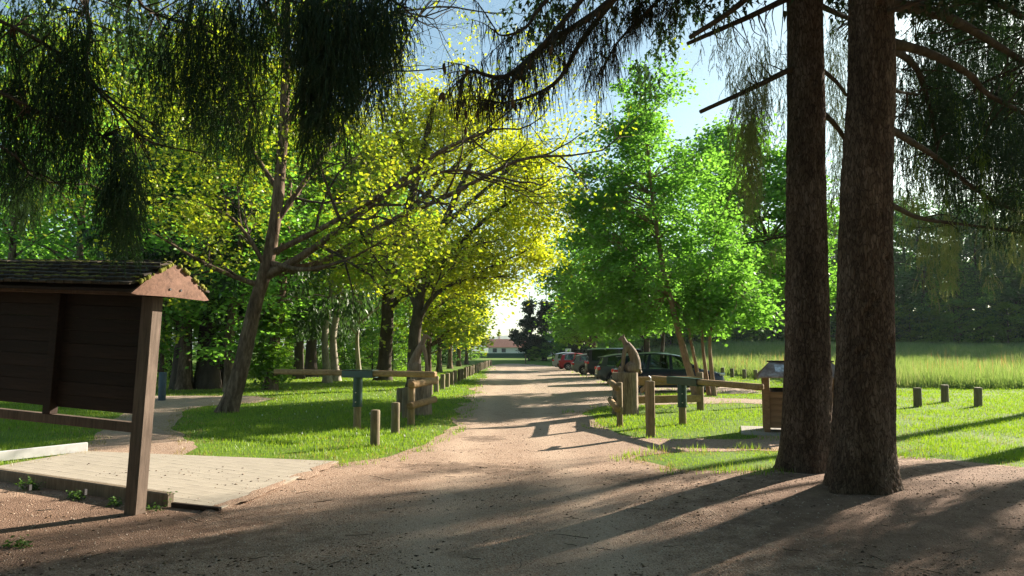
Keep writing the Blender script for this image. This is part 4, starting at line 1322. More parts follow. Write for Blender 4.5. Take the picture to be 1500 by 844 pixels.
cluster_tree('maple_tree', 'green maple behind the parked cars with two dark trunks under its leaves', b3,
    [b3, b3 + Vector((.1, 0, 3)), b3 + Vector((-.3, 0, 9))], .26,
    [(b3 + Vector((-.5, 0, 4.6)), (3.8, 3, 1.9), 60), (b3 + Vector((-1.2, 0, 7.5)), (3.4, 3, 2.2), 44), (b3 + Vector((-.6, 0, 10.5)), (2.4, 2.5, 2), 26)],
    15000, .22, M['maple'], M['bark_dark'], 103, None, 'tree', .5, .05, stems=[([b3 + Vector((1.0, .3, 0)), b3 + Vector((1.3, .3, 3)), b3 + Vector((1.8, .3, 7))], .17)])
b4 = gpt(7.2, 63)
cluster_tree('maple_tree', 'spreading green tree at the far end of the car park above the red car', b4,
    [b4, b4 + Vector((0, 0, 4)), b4 + Vector((-.4, 0, 11))], .3,
    [(b4 + Vector((-.6, -1, 4.4)), (3.6, 3, 2.0), 54), (b4 + Vector((-1.4, -1, 7.8)), (3.2, 3, 2.4), 46), (b4 + Vector((-1.0, 0, 11.5)), (2.8, 3, 2.4), 34)],
    14000, .25, M['maple'], M['bark_dark'], 104, None, 'tree', .6, .06)

# ---- trees grown limb by limb
def grown_tree(name, label, base, trunk, r0, limbs, lev, lmat, seed, leaf_per_tip, leaf_size, bark, cat='tree', kids=(3, 5), L0=None, sig=.22, wob=.2, up=.06, asp=.34, keep=1.0, limb_shrink=.8, extra=None, limb_kids=5, droop=.5):
    rng = np.random.default_rng(seed)
    root = thing(name, label, cat, base)
    mb = MB(); tips = []; shares = []
    sp, rad = trunk_mesh(mb, trunk, r0, r0 * .35, 16, .4, rng)
    tw = MB()
    for lb in limbs:
        pts, ra, cl = lb[:3]; lk = lb[3] if len(lb) > 3 else keep
        first = len(tips)
        q = smooth_path(pts, 5)
        rr = [ra * (1 - .75 * i / (len(q) - 1)) for i in range(len(q))]
        mb.tube(q, rr, 9, False, .05, rng)
        Lq = sum((b - a).length for a, b in zip(q, q[1:]))
        bare = lk < .2
        for k in range(limb_kids + (5 if bare else 0)):
            i = int(rng.uniform(.22, 1.0) * (len(q) - 1)) if k else len(q) - 1
            d = (q[min(i + 1, len(q) - 1)] - q[max(0, i - 1)]).normalized()
            ang = R(rng.uniform(25, 65)) if k else R(8)
            ax = d.cross(Vector((rng.normal(), rng.normal(), rng.normal()))).normalized()
            grow(tw, q[i], Quaternion(ax, ang) @ d, cl * rng.uniform(.7, 1.2), max(.030 if bare else .012, rr[i] * .6), lev, rng, tips, up, 5, kids, 5, (25, 60), (.5, .75), wob)
        shares += [lk] * (len(tips) - first)
    part('trunk', mb, bark, root, 60)
    part('branches', tw, M['twig'], root, kind='stuff')
    P = []
    for (p, d), lk in zip(tips, shares):
        if rng.random() < lk:
            n = rng.integers(max(1, leaf_per_tip // 2), leaf_per_tip + leaf_per_tip // 2 + 1)
            P.append(np.array(p)[None] + rng.normal(0, 1, (n, 3)) * np.array([sig, sig, sig * .7]))
    P = np.concatenate(P) if P else np.zeros((0, 3))
    if extra is not None:
        for c, rr, n, s_ in extra:
            u = rng.normal(0, 1, (max(1, n // 40), 3)); u /= np.linalg.norm(u, axis=1, keepdims=True)
            cc = np.array(c) + u * (rng.random(len(u)) ** .4)[:, None] * np.array(rr)
            P = np.concatenate([P] + [x + rng.normal(0, 1, (40, 3)) * np.array([s_, s_, s_ * .6]) for x in cc])
    if len(P):
        V, F = leaves(P, rng, leaf_size, asp, .8, droop)
        part_np('crown', V, F, lmat, root)
    print(name, 'tips', len(tips), 'leaves', len(P))
    return root

# the leaning tree on the left lawn
ta = gpt(-7.65, 19.4)
Ya = 19.4
grown_tree('leaning_tree', 'leaning brown trunk with yellow young leaves on the left lawn beside the side path', ta,
    [ta + Vector((-.05, 0, -.05)), T(353, 540, Ya), T(373, 450, Ya), T(392, 385, Ya), T(406, 300, Ya), T(416, 170, Ya), T(420, 30, Ya), T(418, -90, Ya)], .235,
    [([T(385, 420, Ya), T(330, 400, 19.0), T(280, 375, 18.6), T(215, 335, 18.2)], .085, 1.7),
     ([T(392, 400, Ya), T(372, 360, 19.2), T(340, 320, 19), T(300, 300, 18.6)], .08, 1.6),
     ([T(390, 405, Ya), T(450, 370, 19.0), T(545, 300, 18.6), T(640, 225, 18.2), T(720, 190, 18.0)], .13, 2.1, .10),
     ([T(396, 395, Ya), T(470, 385, 19.4), T(560, 330, 19.6), T(660, 285, 19.6), T(760, 235, 19.6), T(835, 228, 19.6)], .12, 2.2, .06),
     ([T(398, 385, Ya), T(450, 395, 18.4), T(520, 375, 18.0), T(580, 340, 17.8)], .07, 1.4),
     ([T(402, 330, Ya), T(450, 260, 19.6), T(510, 170, 19.6), T(590, 70, 19.6)], .09, 2.2, .12),
     ([T(408, 280, Ya), T(370, 220, 19.8), T(330, 140, 19.8), T(300, 40, 19.6)], .08, 2.2),
     ([T(414, 190, Ya), T(470, 110, 19.4), T(540, 30, 19.2), T(640, 10, 19.2)], .08, 2.2, .08),
     ([T(400, 370, Ya), T(480, 330, 18.8), T(570, 280, 18.4), T(660, 250, 18.2), T(740, 262, 18.2)], .09, 2.0, .05),
     ([T(418, 60, Ya), T(380, -10, 19.6), T(330, -70, 19.6)], .07, 2.2)],
    3, M['yellow_green'], 201, 6, .115, M['bark'], kids=(3, 4), sig=.2, keep=.85, wob=.22, up=.02, limb_kids=5,
    extra=[(T(300, 120, 20.5), (2.6, 2, 2.4), 3400, .3), (T(220, 250, 20.5), (2.2, 2, 1.8), 1200, .3), (T(420, 140, 20.5), (2.0, 2, 2.6), 3600, .3), (T(470, 60, 20.5), (1.6, 2, 1.6), 2500, .4), (T(520, 390, 19.5), (1.3, 1.2, .5), 1200, .3), (T(110, 120, 21), (2.6, 2, 2.4), 5000, .4)])

# yellow tree with the two thick trunks further along
tdd = gpt(-7.2, 40.0)
Yd = 40.0
grown_tree('golden_tree', 'thick dark trunk with flaking bark and a golden crown, behind the left barrier', tdd,
    [tdd, T(567, 480, Yd), T(572, 400, Yd), T(600, 300, Yd), T(625, 200, Yd), T(640, 130, Yd)], .42,
    [([T(568, 455, Yd), T(590, 430, 39.6), T(625, 395, 39), T(670, 350, 38.5)], .20, 3.2),
     ([T(572, 400, Yd), T(540, 330, 40), T(515, 260, 40), T(500, 190, 40)], .20, 3.4),
     ([T(600, 310, Yd), T(660, 250, 40), T(710, 200, 40), T(750, 170, 40)], .18, 3.4),
     ([T(610, 260, Yd), T(580, 190, 40), T(560, 120, 40)], .16, 3.2)],
    2, M['yellow'], 202, 7, .19, M['bark_dark'], kids=(3, 5), sig=.42, wob=.2, up=.05, asp=.36, limb_kids=6,
    extra=[(T(690, 240, 41), (4.0, 3, 2.6), 8000, .4), (T(620, 190, 41), (3.6, 3, 2.6), 6500, .4), (T(530, 230, 42), (3.2, 3, 3.2), 5000, .5), (T(680, 165, 41), (2.6, 2.2, 1.6), 3000, .45),
           (T(560, 360, 42), (3.0, 3, 1.4), 2500, .5)])
te = gpt(-4.15, 30.5)
Ye = 30.5
grown_tree('golden_tree', 'dark leaning trunk right behind the carved animal on the left, golden crown over the road', te,
    [te, T(607, 500, Ye), T(612, 462, Ye), T(618, 420, Ye), T(650, 330, Ye), T(690, 240, Ye)], .32,
    [([T(612, 470, Ye), T(640, 430, 30), T(700, 400, 29.6), T(770, 368, 29.6)], .13, 2.4),
     ([T(618, 425, Ye), T(680, 350, 30.2), T(740, 300, 30), T(810, 268, 30)], .15, 2.6),
     ([T(614, 460, Ye), T(590, 410, 30.5), T(560, 370, 30.5)], .12, 2.2),
     ([T(650, 330, Ye), T(720, 270, 30.5), T(780, 220, 30.5)], .12, 2.6)],
    2, M['yellow'], 203, 7, .155, M['bark_dark'], kids=(3, 5), sig=.24, wob=.2, up=.04, asp=.36, limb_kids=6,
    extra=[(T(790, 300, 31), (1.7, 2.2, 2.0), 4200, .4), (T(740, 330, 31), (2.2, 2.4, 2.0), 5000, .4), (T(700, 400, 31), (2.4, 2.4, 1.2), 5000, .4), (T(770, 240, 31), (1.6, 2, 1.2), 2600, .4),
           (T(655, 365, 31.5), (2.4, 2.4, 1.4), 4500, .4), (T(790, 380, 31), (.9, 1.4, .5), 1000, .3)])
# row of younger golden trees along the posts
for i, (px, py, Y, hgt, lab, mt) in enumerate([
        (627, 548, 40.5, 8.0, 'slim pale trunk just right of the carved animal on the left', 'yellow_green'),
        (643, 545, 56, 9.0, 'nearest of the young trees in the row behind the road posts, green leaves', 'maple_dark'),
        (659, 541, 66, 9.5, 'second young tree in the row behind the road posts, straight pale trunk', 'yellow'),
        (672, 538, 76, 9.5, 'third young tree in the row behind the road posts, golden leaves', 'yellow'),
        (683, 536, 88, 9.5, 'farthest young tree in the row, nearest the house with the red roof', 'yellow_green')]):
    b = at(px, py, Y); b.z = hz(b.x, b.y)
    cluster_tree('young_tree', lab, b, [b, b + Vector((.05, 0, hgt * .3)), b + Vector((.3, 0, hgt * .9))], .17 + .001 * Y,
        [(b + Vector((.9, 0, hgt * .38)), (2.3, 2.4, hgt * .13), 34), (b + Vector((.7, 0, hgt * .62)), (2.5, 2.5, hgt * .2), 40), (b + Vector((.4, 0, hgt * .88)), (1.7, 1.7, hgt * .14), 18)],
        3600, .19 + .0012 * Y, M[mt], M['bark'], 300 + i, None, 'tree', .5, .04)

# smaller trees and trunks on the lawn behind the left barrier
tb = gpt(-10.2, 30.2)
cluster_tree('ivy_clad_tree', 'dark ivied trunk behind the leaning tree, pale bark on one side', tb,
    [tb, T(402, 500, 30.2), T(412, 430, 30.2), T(425, 250, 30.2), T(430, 60, 30.2)], .27,
    [(T(395, 530, 30.2), (.42, .45, .9), 16), (T(400, 470, 30.2), (.5, .5, 1.3), 16), (T(430, 330, 30.5), (3.2, 3, 2.0), 26), (T(410, 180, 30.5), (3.6, 3, 2.6), 34), (T(440, 40, 30.5), (3, 3, 2.2), 24)],
    18000, .17, M['maple_dark'], M['bark'], 205, None, 'tree', .3, .05)
for i, (px, py, Y, r, hgt, lab, mt) in enumerate([
        (215, 548, 44, .20, 14, 'thin trunk among the bushes behind the left barrier', 'bark_pale'),
        (480, 562, 37, .22, 13, 'pale forked trunk left of the green barrier cap', 'bark_pale'),
        (492, 560, 39, .24, 15, 'second pale trunk beside the forked one left of the green barrier cap', 'bark_pale')]):
    b = at(px if i else 438, py, Y); b.z = hz(b.x, b.y)
    cluster_tree('park_tree', lab, b, [b, b + Vector((-.2, 0, 2.5)), b + Vector((.1, 0, 5)), b + Vector((.3, 0, hgt * .9))], r,
        [(b + Vector((0, 0, hgt * .5)), (2.6, 2.4, 2.2), 30), (b + Vector((.2, 0, hgt * .75)), (3, 3, 2.6), 34)],
        7000, .24, M['maple_dark' if i != 2 else 'yellow_green'], M[mt], 330 + i, None, 'tree', .5, .05)
tc = gpt(-9.4, 44)
grown_tree('bare_tree', 'small half-bare tree with pale twisting branches behind the green barrier post', tc,
    [tc, T(523, 500, 44), T(526, 470, 44), T(530, 440, 44)], .17,
    [([T(524, 490, 44), T(505, 470, 43.6), T(490, 448, 43.4)], .09, 1.6), ([T(526, 475, 44), T(548, 455, 44), T(575, 440, 44)], .09, 1.6), ([T(529, 450, 44), T(520, 425, 44), T(522, 400, 44)], .08, 1.5)],
    2, M['yellow_green'], 207, 1, .16, M['bark_pale'], kids=(3, 4), sig=.2, keep=.3, wob=.25)

# ================================================================== WOODS BEHIND: prototypes 10 m tall, copied and scaled
def proto_broad(name, seed, lmat, bark, nl, size, low=1.2, width=3.4):
    rng = np.random.default_rng(seed)
    root = thing(name, 'x', 'tree', (0, 0, 0))
    mb = MB()
    sp, rad = trunk_mesh(mb, [(0, 0, -.1), (.1, 0, 2.5), (-.1, .1, 5.5), (.1, 0, 9)], .20, .03, 9, .4, rng)
    for k in range(16):
        z = rng.uniform(low + .6, 8); a = rng.random() * 6.28; L = width * .8 * math.sin(min(1, (10 - z) / 6) * 1.4)
        p0 = Vector((0, 0, z)); d = Vector((math.cos(a), math.sin(a), rng.uniform(.1, .6)))
        q = smooth_path([p0, p0 + d * L * .5 + Vector((0, 0, .2)), p0 + d * L], 3)
        mb.tube(q, [.06 * (1 - .8 * i / (len(q) - 1)) for i in range(len(q))], 4, False)
    part('trunk', mb, bark, root, 60, local=True)
    P = []
    nc = 110
    for c in range(nc):
        z = low + (9.8 - low) * rng.random() ** .85
        rmax = width * max(.12, math.sin(PI * min(1, (z - low + 2.2) / (12.2 - low)))) ** .7
        a = rng.random() * 6.28; r = rmax * rng.random() ** .38
        n = int(nl / nc * rng.uniform(.5, 1.5)); s = rng.uniform(.25, .55)
        P.append(np.array([r * math.cos(a), r * math.sin(a), z]) + rng.normal(0, 1, (n, 3)) * np.array([s, s, s * .5]))
    P = np.concatenate(P)
    V, F = leaves(P, rng, size, .42, .8, .4)
    o = link_mesh('crown', mesh_from('crown', V, F), lmat, root)
    return root
def proto_conifer(name, seed, lmat, bark, nl, size, low=1.5):
    rng = np.random.default_rng(seed)
    root = thing(name, 'x', 'tree', (0, 0, 0))
    mb = MB()
    trunk_mesh(mb, [(0, 0, -.1), (0, 0, 4), (0, 0, 9.9)], .21, .02, 9, .35, rng)
    P = []
    z = low
    while z < 9.6:
        for k in range(6):
            a = rng.random() * 6.28; L = 2.3 * (1 - (z - low) / (10.4 - low)) * rng.uniform(.7, 1.15) + .2
            d = Vector((math.cos(a), math.sin(a), 0))
            mb.tube([Vector((0, 0, z)), Vector((0, 0, z + .05)) + d * L * .5, Vector((0, 0, z - .25)) + d * L], [.03, .02, .008], 3, False)
            n = int(nl / 130 * (.4 + L))
            t = rng.random(n) ** .7
            q = np.array(d)[None] * (t * L)[:, None] + rng.normal(0, .12, (n, 3)) + np.array([0, 0, z]) - np.array([0, 0, 1]) * (.25 * t * t + .25 * rng.random(n))[:, None]
            P.append(q)
        z += .42
    part('trunk', mb, bark, root, 60, local=True)
    V, F = leaves(np.concatenate(P), rng, size, .14, .8, .4, True)
    link_mesh('crown', mesh_from('crown', V, F), lmat, root)
    return root
M['needle_fir'] = leafmat('fir_spray', (0.022, 0.055, 0.018), (0.055, 0.105, 0.03), (1.4, 1.5, 0.8), 0.4, 0.4)
protos = {
    'dark': proto_broad('forest_tree', 401, M['wood_leaf'], M['bark_dark'], 12000, .18, .15),
    'mid': proto_broad('forest_tree', 402, M['maple_dark'], M['bark'], 9000, .16, 1.2),
    'bright': proto_broad('broadleaf_tree', 403, M['maple'], M['bark'], 9500, .14, 1.4, 3.2),
    'fir': proto_conifer('conifer_tree', 404, M['needle_fir'], M['bark_dark'], 22000, .17, 2.4),
    'bush': proto_broad('bush', 405, M['maple_dark'], M['bark_dark'], 4800, .28, .0, 5.0),
}
used = set()
def plant(kind, x, y, hgt, label, group, wide=1.0, rz=None, seed=[0]):
    seed[0] += 1
    k = hgt / 10.0
    rz = (seed[0] * 2.4) % 6.28 if rz is None else rz
    p = protos[kind]
    loc = (x, y, hz(x, y) - .05)
    if kind not in used:
        used.add(kind)
        p.location = loc; p.rotation_euler = (0, 0, rz); p.scale = (k * wide, k * wide, k); p['label'] = label
        if group: p['group'] = group
        if kind == 'bush': p['category'] = 'bush'
        return p
    return copy_thing(p, loc, rz, (k * wide, k * wide, k), label, group)

# left wood: first the trees with a place of their own
plant('fir', *at(266, 570, 31).xy, 17, 'leftmost of the dark conifer trunks past the bend of the side path', None, 1.2)
plant('fir', *at(303, 570, 31.5).xy, 18, 'thickest dark conifer trunk in the middle of three past the side path', None, 1.35)
plant('fir', *at(327, 569, 32.5).xy, 16, 'dark conifer trunk just left of the leaning tree, past the side path', None, 1.0)
plant('fir', *at(455, 560, 46).xy, 16, 'weeping dark conifer seen over the left arm of the left barrier', None, 1.25)
plant('fir', *at(437, 563, 42).xy, 13, 'smaller weeping conifer just right of the ivied trunk', None, 1.2)
plant('bright', *at(268, 570, 30.5).xy, 12, 'sunlit bright green tree above the shelter gable', None, 1.25)
plant('bright', *at(338, 570, 29.0).xy, 11, 'sunlit bright green tree behind the leaning trunk', None, 1.15)
plant('bright', *at(110, 560, 36).xy, 14, 'bright green tree behind the shelter roof', None, 1.2)
plant('bright', *at(8, 560, 36).xy, 15, 'bright green tree at the left edge above the shelter', None, 1.1)
plant('bright', *at(236, 560, 33).xy, 6.5, 'small bright green tree in the gap under the shelter gable', None, 1.0)
G1 = 'trees of the wood on the left'
LW = 'broad green tree behind the left lawn, '
for px, Y, hgt, kd, wh in [(-60, 46, 24, 'mid', 'at the left edge above the shelter roof'), (40, 52, 27, 'mid', 'above the left part of the shelter roof'), (150, 50, 24, 'bright', 'above the middle of the shelter roof'),
                       (240, 56, 28, 'mid', 'above the shelter gable'), (330, 54, 25, 'bright', 'just left of the leaning tree'), (420, 58, 22, 'bright', 'right behind the leaning tree'),
                       (500, 60, 20, 'bright', 'above the green barrier cap'), (560, 64, 22, 'mid', 'behind the thick golden tree'), (610, 72, 18, 'dark', 'behind the left carved animal'),
                       (645, 105, 17, 'dark', 'behind the nearest young row tree'), (665, 125, 15, 'mid', 'left of the white house'), 
                       (540, 80, 20, 'dark', 'deep behind the bare pale tree'), (590, 90, 18, 'dark', 'deep behind the slender carved animal')]:
    q = at(px, 540, Y)
    plant(kd, q.x, q.y, hgt, LW + wh, G1, 1.0)
G2 = 'bushes under the wood on the left'
for px, Y, hgt, wh in [(-20, 45, 5, 'behind the left end of the shelter boards'), (60, 44, 5, 'behind the left shelter panel'), (180, 46, 4.5, 'behind the right shelter panel'), (250, 43, 4, 'just right of the shelter post'), (350, 46, 4.5, 'behind the leaning trunk'),
                   (410, 50, 4.2, 'behind the ivied trunk'), (465, 54, 4.2, 'over the left arm of the left barrier'), (520, 57, 4.5, 'behind the green barrier post'), (575, 58, 4.5, 'behind the thick golden tree'),
                   (610, 66, 4, 'behind the left carved animal'), (640, 98, 5, 'behind the nearest young row tree'), (690, 130, 5, 'left of the white house'), (675, 118, 4, 'behind the farthest young row tree'),
                   (300, 52, 4.5, 'between the dark conifer trunks'), (490, 50, 3.6, 'behind the two pale trunks'), (545, 52, 3.4, 'left of the thick golden trunk')]:
    q = at(px, 540, Y)
    plant('bush', q.x, q.y, hgt, 'leafy bush under the left wood, ' + wh, G2, 1.1)
# right wood beyond the meadow
G3 = 'trees of the wood beyond the meadow'
RW = 'dark tree of the wood closing off the meadow on the right'
for i, (x, y, hgt) in enumerate([(12, 118, 15), (17, 116, 16), (22.5, 112, 15), (28, 112, 17), (34, 108, 17), (40, 107, 16), (46, 104, 19), (52, 103, 18), (57, 98, 20), (63, 96, 19), (69, 92, 21), (75, 88, 20), (81, 84, 22),
                               (26, 122, 19), (37, 118, 20), (49, 114, 22), (60, 108, 23), (72, 101, 24), (20, 124, 17), (31, 121, 18), (43, 117, 20), (55, 110, 21), (66, 104, 22), (78, 96, 23)]):
    plant('dark', x, y, hgt, RW, G3, .95)
plant('fir', 31, 109, 15, 'dark conifer in the wood left of the two spruce trunks', None, 1.2)
plant('bright', 59.5, 94.5, 12, 'sunlit tree at the edge of the wood below the right spruce boughs', None, 1.1)
# the depth of that wood, too far and dense to tell its trees apart
rng = np.random.default_rng(611)
fx_ = rng.uniform(8, 100, 15000); fy_ = 128 - .36 * np.maximum(0, fx_ - 20) + rng.uniform(-3, 9, 15000)
fh = 11 + 5 * vnoise(fx_ / 5, fy_ / 5, 3.0)
P = np.stack([fx_, fy_, height(fx_, fy_) + fh * rng.random(15000) ** .9], -1)
V, F = leaves(P, rng, 1.25, .42, .8, .4)
tag(link_mesh('far_wood', mesh_from('far_wood', V, F), M['wood_leaf']), kind='stuff')
G4 = 'bushes along the edge of the meadow wood'
for x, y, hgt in [(14, 112, 5), (20, 109, 5), (24, 108, 6), (27, 107, 4.5), (30.5, 106, 6), (34, 104, 5), (37.5, 103, 6), (41, 102, 5), (44, 101, 6), (47, 100, 5.5), (49.5, 99.5, 6.5), (52, 98.5, 5), (54.3, 97, 6), (56, 95, 5), (58.5, 94, 6.5), (61, 92.5, 5), (63.5, 91, 6),
                (66, 89.5, 5.5), (68.5, 88, 6), (71, 86, 5), (73.5, 84.5, 6), (76, 83, 5)]:
    plant('bush', x, y, hgt, 'dark bush along the foot of the wood beyond the meadow', G4, 1.3)

# unseen trees added behind the viewer to block sky light over the forecourt
for x, y, hgt, wh in [(-8.5, -5.5, 15, 'left and well back'), (-2.0, -8.5, 17, 'straight back'), (5.0, -8.0, 16, 'right and well back'), (11.5, -4.5, 15, 'far right'), (-13.5, 1.0, 14, 'far left'), (1.5, -14, 18, 'deep in the back')]:
    plant('dark', x, y, hgt, 'unseen leafy tree added behind the viewer to block sky light, ' + wh, 'unseen trees added behind the viewer', 1.15)

# ivy-clad dark trees at the end of the road
iv = gpt(3.1, 118)
cluster_tree('ivy_clad_tree', 'left and taller of the two dark ivy-smothered trees at the end of the road', iv,
    [iv, iv + Vector((0, 0, 6)), iv + Vector((-.2, 0, 11.4))], .4,
    [(iv + Vector((0, 0, 3)), (2.3, 2, 2.6), 44), (iv + Vector((-.4, 0, 6.4)), (1.4, 1.3, 1.6), 24), (iv + Vector((-.3, 0, 9)), (.75, .7, 1.5), 18), (iv + Vector((-1.8, 0, 4.2)), (1.6, 1.4, 1.0), 14)],
    11000, .34, M['ivy'], M['bark_dark'], 601, None, 'tree', .35, .05)
iv = gpt(5.4, 119)
cluster_tree('ivy_clad_tree', 'right of the two dark ivy-smothered trees at the end of the road', iv,
    [iv, iv + Vector((.1, 0, 6)), iv + Vector((.4, 0, 11.8))], .4,
    [(iv + Vector((-.3, 0, 3)), (1.9, 2, 2.4), 34), (iv + Vector((.1, 0, 6.2)), (1.2, 1.2, 1.3), 18), (iv + Vector((.2, 0, 8.6)), (1.25, 1.1, 1.5), 28)],
    9000, .34, M['ivy'], M['bark_dark'], 602, None, 'tree', .35, .05)
iv = gpt(7.9, 88)
cluster_tree('ivy_clad_tree', 'dark ivied tree half hidden by green leaves left of the tall maple', iv,
    [iv, iv + Vector((0, 0, 5)), iv + Vector((-.3, 0, 9.5))], .35,
    [(iv + Vector((0, 0, 2)), (1.6, 1.5, 1.6), 26), (iv + Vector((-.2, 0, 5)), (1.0, 1, 1.6), 20), (iv + Vector((-.3, 0, 7.6)), (.8, .8, 1.2), 18)],
    7000, .28, M['ivy'], M['bark_dark'], 603, None, 'tree', .3, .05)
plant('bright', 6.35, 112, 5.2, 'small light green tree in front of the two ivy-smothered trees', None, 1.0)
plant('bush', 8.2, 108, 3.0, 'dark low shrub right of the small light green tree', None, 1.2)
plant('bush', 3.6, 113, 2.4, 'dark low shrub at the foot of the ivy-smothered trees', None, 1.2)
plant('bush', 11.0, 80, 3.2, 'dark shrub behind the red car', None, 1.3)
for x, y, hgt, wh in [(13, 98, 9, 'dark olive car'), (16.5, 104, 10, 'dark navy car'), (12, 84, 7, 'tall black car'), (11, 125, 9, 'red car')]:
    plant('mid', x, y, hgt, 'green tree in the belt far behind the ' + wh, 'belt of trees behind the car park', 1.2)

# ================================================================== BUILDINGS FAR BEHIND
hb = Vector((0, 172, 0.0))
house = thing('house', 'low white house with red tiled roof at the end of the road', 'house', hb)
mb = MB(); mb.box((-1.9, 176, 1.3), (7.6, 8, 2.6)); part('wall', mb, M['wall'], house)
mb = MB(); mb.box((5.0, 176.6, 1.3), (6.2, 8, 2.6)); part('wall', mb, M['wall'], house)
mb = MB()
mb.prism([(-6.3, 171.4, 2.45), (-6.3, 176, 4.55), (-6.3, 180.6, 2.45)], (8.6, 0, 0)); part('roof', mb, M['rooftile'], house)
mb = MB()
mb.prism([(2.31, 172.0, 2.45), (2.31, 176.6, 4.4), (2.31, 181.2, 2.45)], (6.4, 0, 0)); part('roof', mb, M['rooftile'], house)
mb = MB(); mb.box((-3.2, 177.5, 4.6), (.6, .6, 1.2)); part('chimney', mb, M['wall'], house)
for x in (-4.15, -2.0, 4.2):
    fr = MB(); y0 = 171.94 if x < 2 else 172.54
    for dx in (-.55, .55): fr.box((x + dx, y0, 1.75), (.09, .1, 1.15))
    for dz in (-.53, .53): fr.box((x, y0, 1.75 + dz), (1.01, .1, .09))
    f_ = part('window', fr, M['white'], house)
    pn = MB(); pn.box((x, y0 + .01, 1.75), (1.0, .04, .96)); part('pane', pn, M['pane'], f_)
h2 = thing('house', 'grey-roofed pale house glimpsed between the dark shrubs behind the red car', 'house', Vector((10.6, 150, 0)))
mb = MB(); mb.box((11.4, 153, 1.4), (7.6, 6, 2.8)); part('wall', mb, M['wall'], h2)
mb = MB(); mb.prism([(7.3, 149.4, 2.7), (7.3, 153, 5.4), (7.3, 156.6, 2.7)], (8.2, 0, 0)); part('roof', mb, M['greyroof'], h2)
for x in (9.6, 12.6):
    w_ = MB(); w_.box((x, 149.98, 1.6), (1.1, .08, 1.1)); f_ = part('window', w_, M['white'], h2)
    pn = MB(); pn.box((x, 149.93, 1.6), (.9, .04, .9)); part('pane', pn, M['pane'], f_)
gf = thing('garden_fence', 'dark green screened fence in front of the white house', 'fence', Vector((-2, 163, 0)))
for i, x in enumerate(np.arange(-9.0, 6.1, 2.5)):
    mb = MB(); mb.box((x, 163, .55), (.08, .08, 1.25)); part('post', mb, M['net'], gf)
    if i < 6:
        mb = MB(); mb.box((x + 1.25, 163, .55), (2.42, .03, 1.1)); part('panel', mb, M['net'], gf)
sg = at(833, 524, 78); sg.z = hz(sg.x, sg.y)
s_ = thing('sign_post', 'pale post with a small white plate behind the red car', 'sign', sg)
mb = MB(); mb.log(sg, sg + Vector((0, 0, 1.75)), .05, 10); part('post', mb, M['steel'], s_)
mb = MB(); mb.box(sg + Vector((-.05, -.07, 1.72)), (.62, .03, .34), None, .01); part('plate', mb, M['white'], s_)
wp = at(770, 529, 92); wp.z = hz(wp.x, wp.y)
mb = MB(); mb.log(wp, wp + Vector((0, 0, 1.1)), .09, 10)
tag(link_mesh('marker_post', mb.mesh('marker_post', wp), M['bollard'], None, wp), 'lone thin wooden post at the foot of the ivy-smothered trees', 'post')

# ================================================================== NOTICE SHELTER (seen from its back)
U = Vector((-.950, .313, 0)).normalized()      # along the boards, away from the picture's middle
N_ = Vector((-.313, -.950, 0)).normalized()    # towards the viewer
sp0 = Vector((-3.83, 7.38, hz(-3.83, 7.38)))
shelter = thing('notice_shelter', 'brown timber notice shelter with mossy shingle roof, seen from its back', 'notice board', sp0)
def S(u, n, z): return sp0 + U * u + N_ * n + Vector((0, 0, z))
RS = Matrix((U, N_ * -1, Vector((0, 0, 1)))).transposed()
RS = Matrix(((U.x, -N_.x, 0), (U.y, -N_.y, 0), (0, 0, 1)))
LEN = 2.54
for u in (0, LEN):
    mb = MB(); mb.beam(S(u, 0, -.35), S(u, 0, 2.22), .15, .15, .012, U)
    part('post', mb, M['shelter'], shelter)
mb = MB(); mb.beam(S(.086, -.01, .865), S(LEN - .086, -.01, .865), .09, .10, .008); part('rail', mb, M['shelter'], shelter)
mb = MB(); mb.beam(S(1.27, .005, .916), S(1.27, .005, 2.218), .10, .11, .006, U); part('stud', mb, M['plank'], shelter)
mb = MB(); mb.beam(S(-.225, 0, 2.27), S(LEN + .26, 0, 2.27), .12, .10, .006); part('ridge_plate', mb, M['shelter'], shelter)
pl = None
pz = .995
for b in range(9):
    hgt = .137
    for (u0, u1) in ((.088, 1.217), (1.323, LEN - .088)):
        if pl is None:
            mb = MB(); mb.box((0, 0, 0), (u1 - u0, .030, hgt + .001), None, .004); pl = mb.mesh('plank')
        o = link_mesh('plank', pl, M['plank'], shelter, S((u0 + u1) / 2, -.035 + .004 * math.sin(b * 2.1 + u0), pz + hgt / 2) - sp0)
        o.rotation_euler = RS.to_euler()
    pz += hgt + .0015
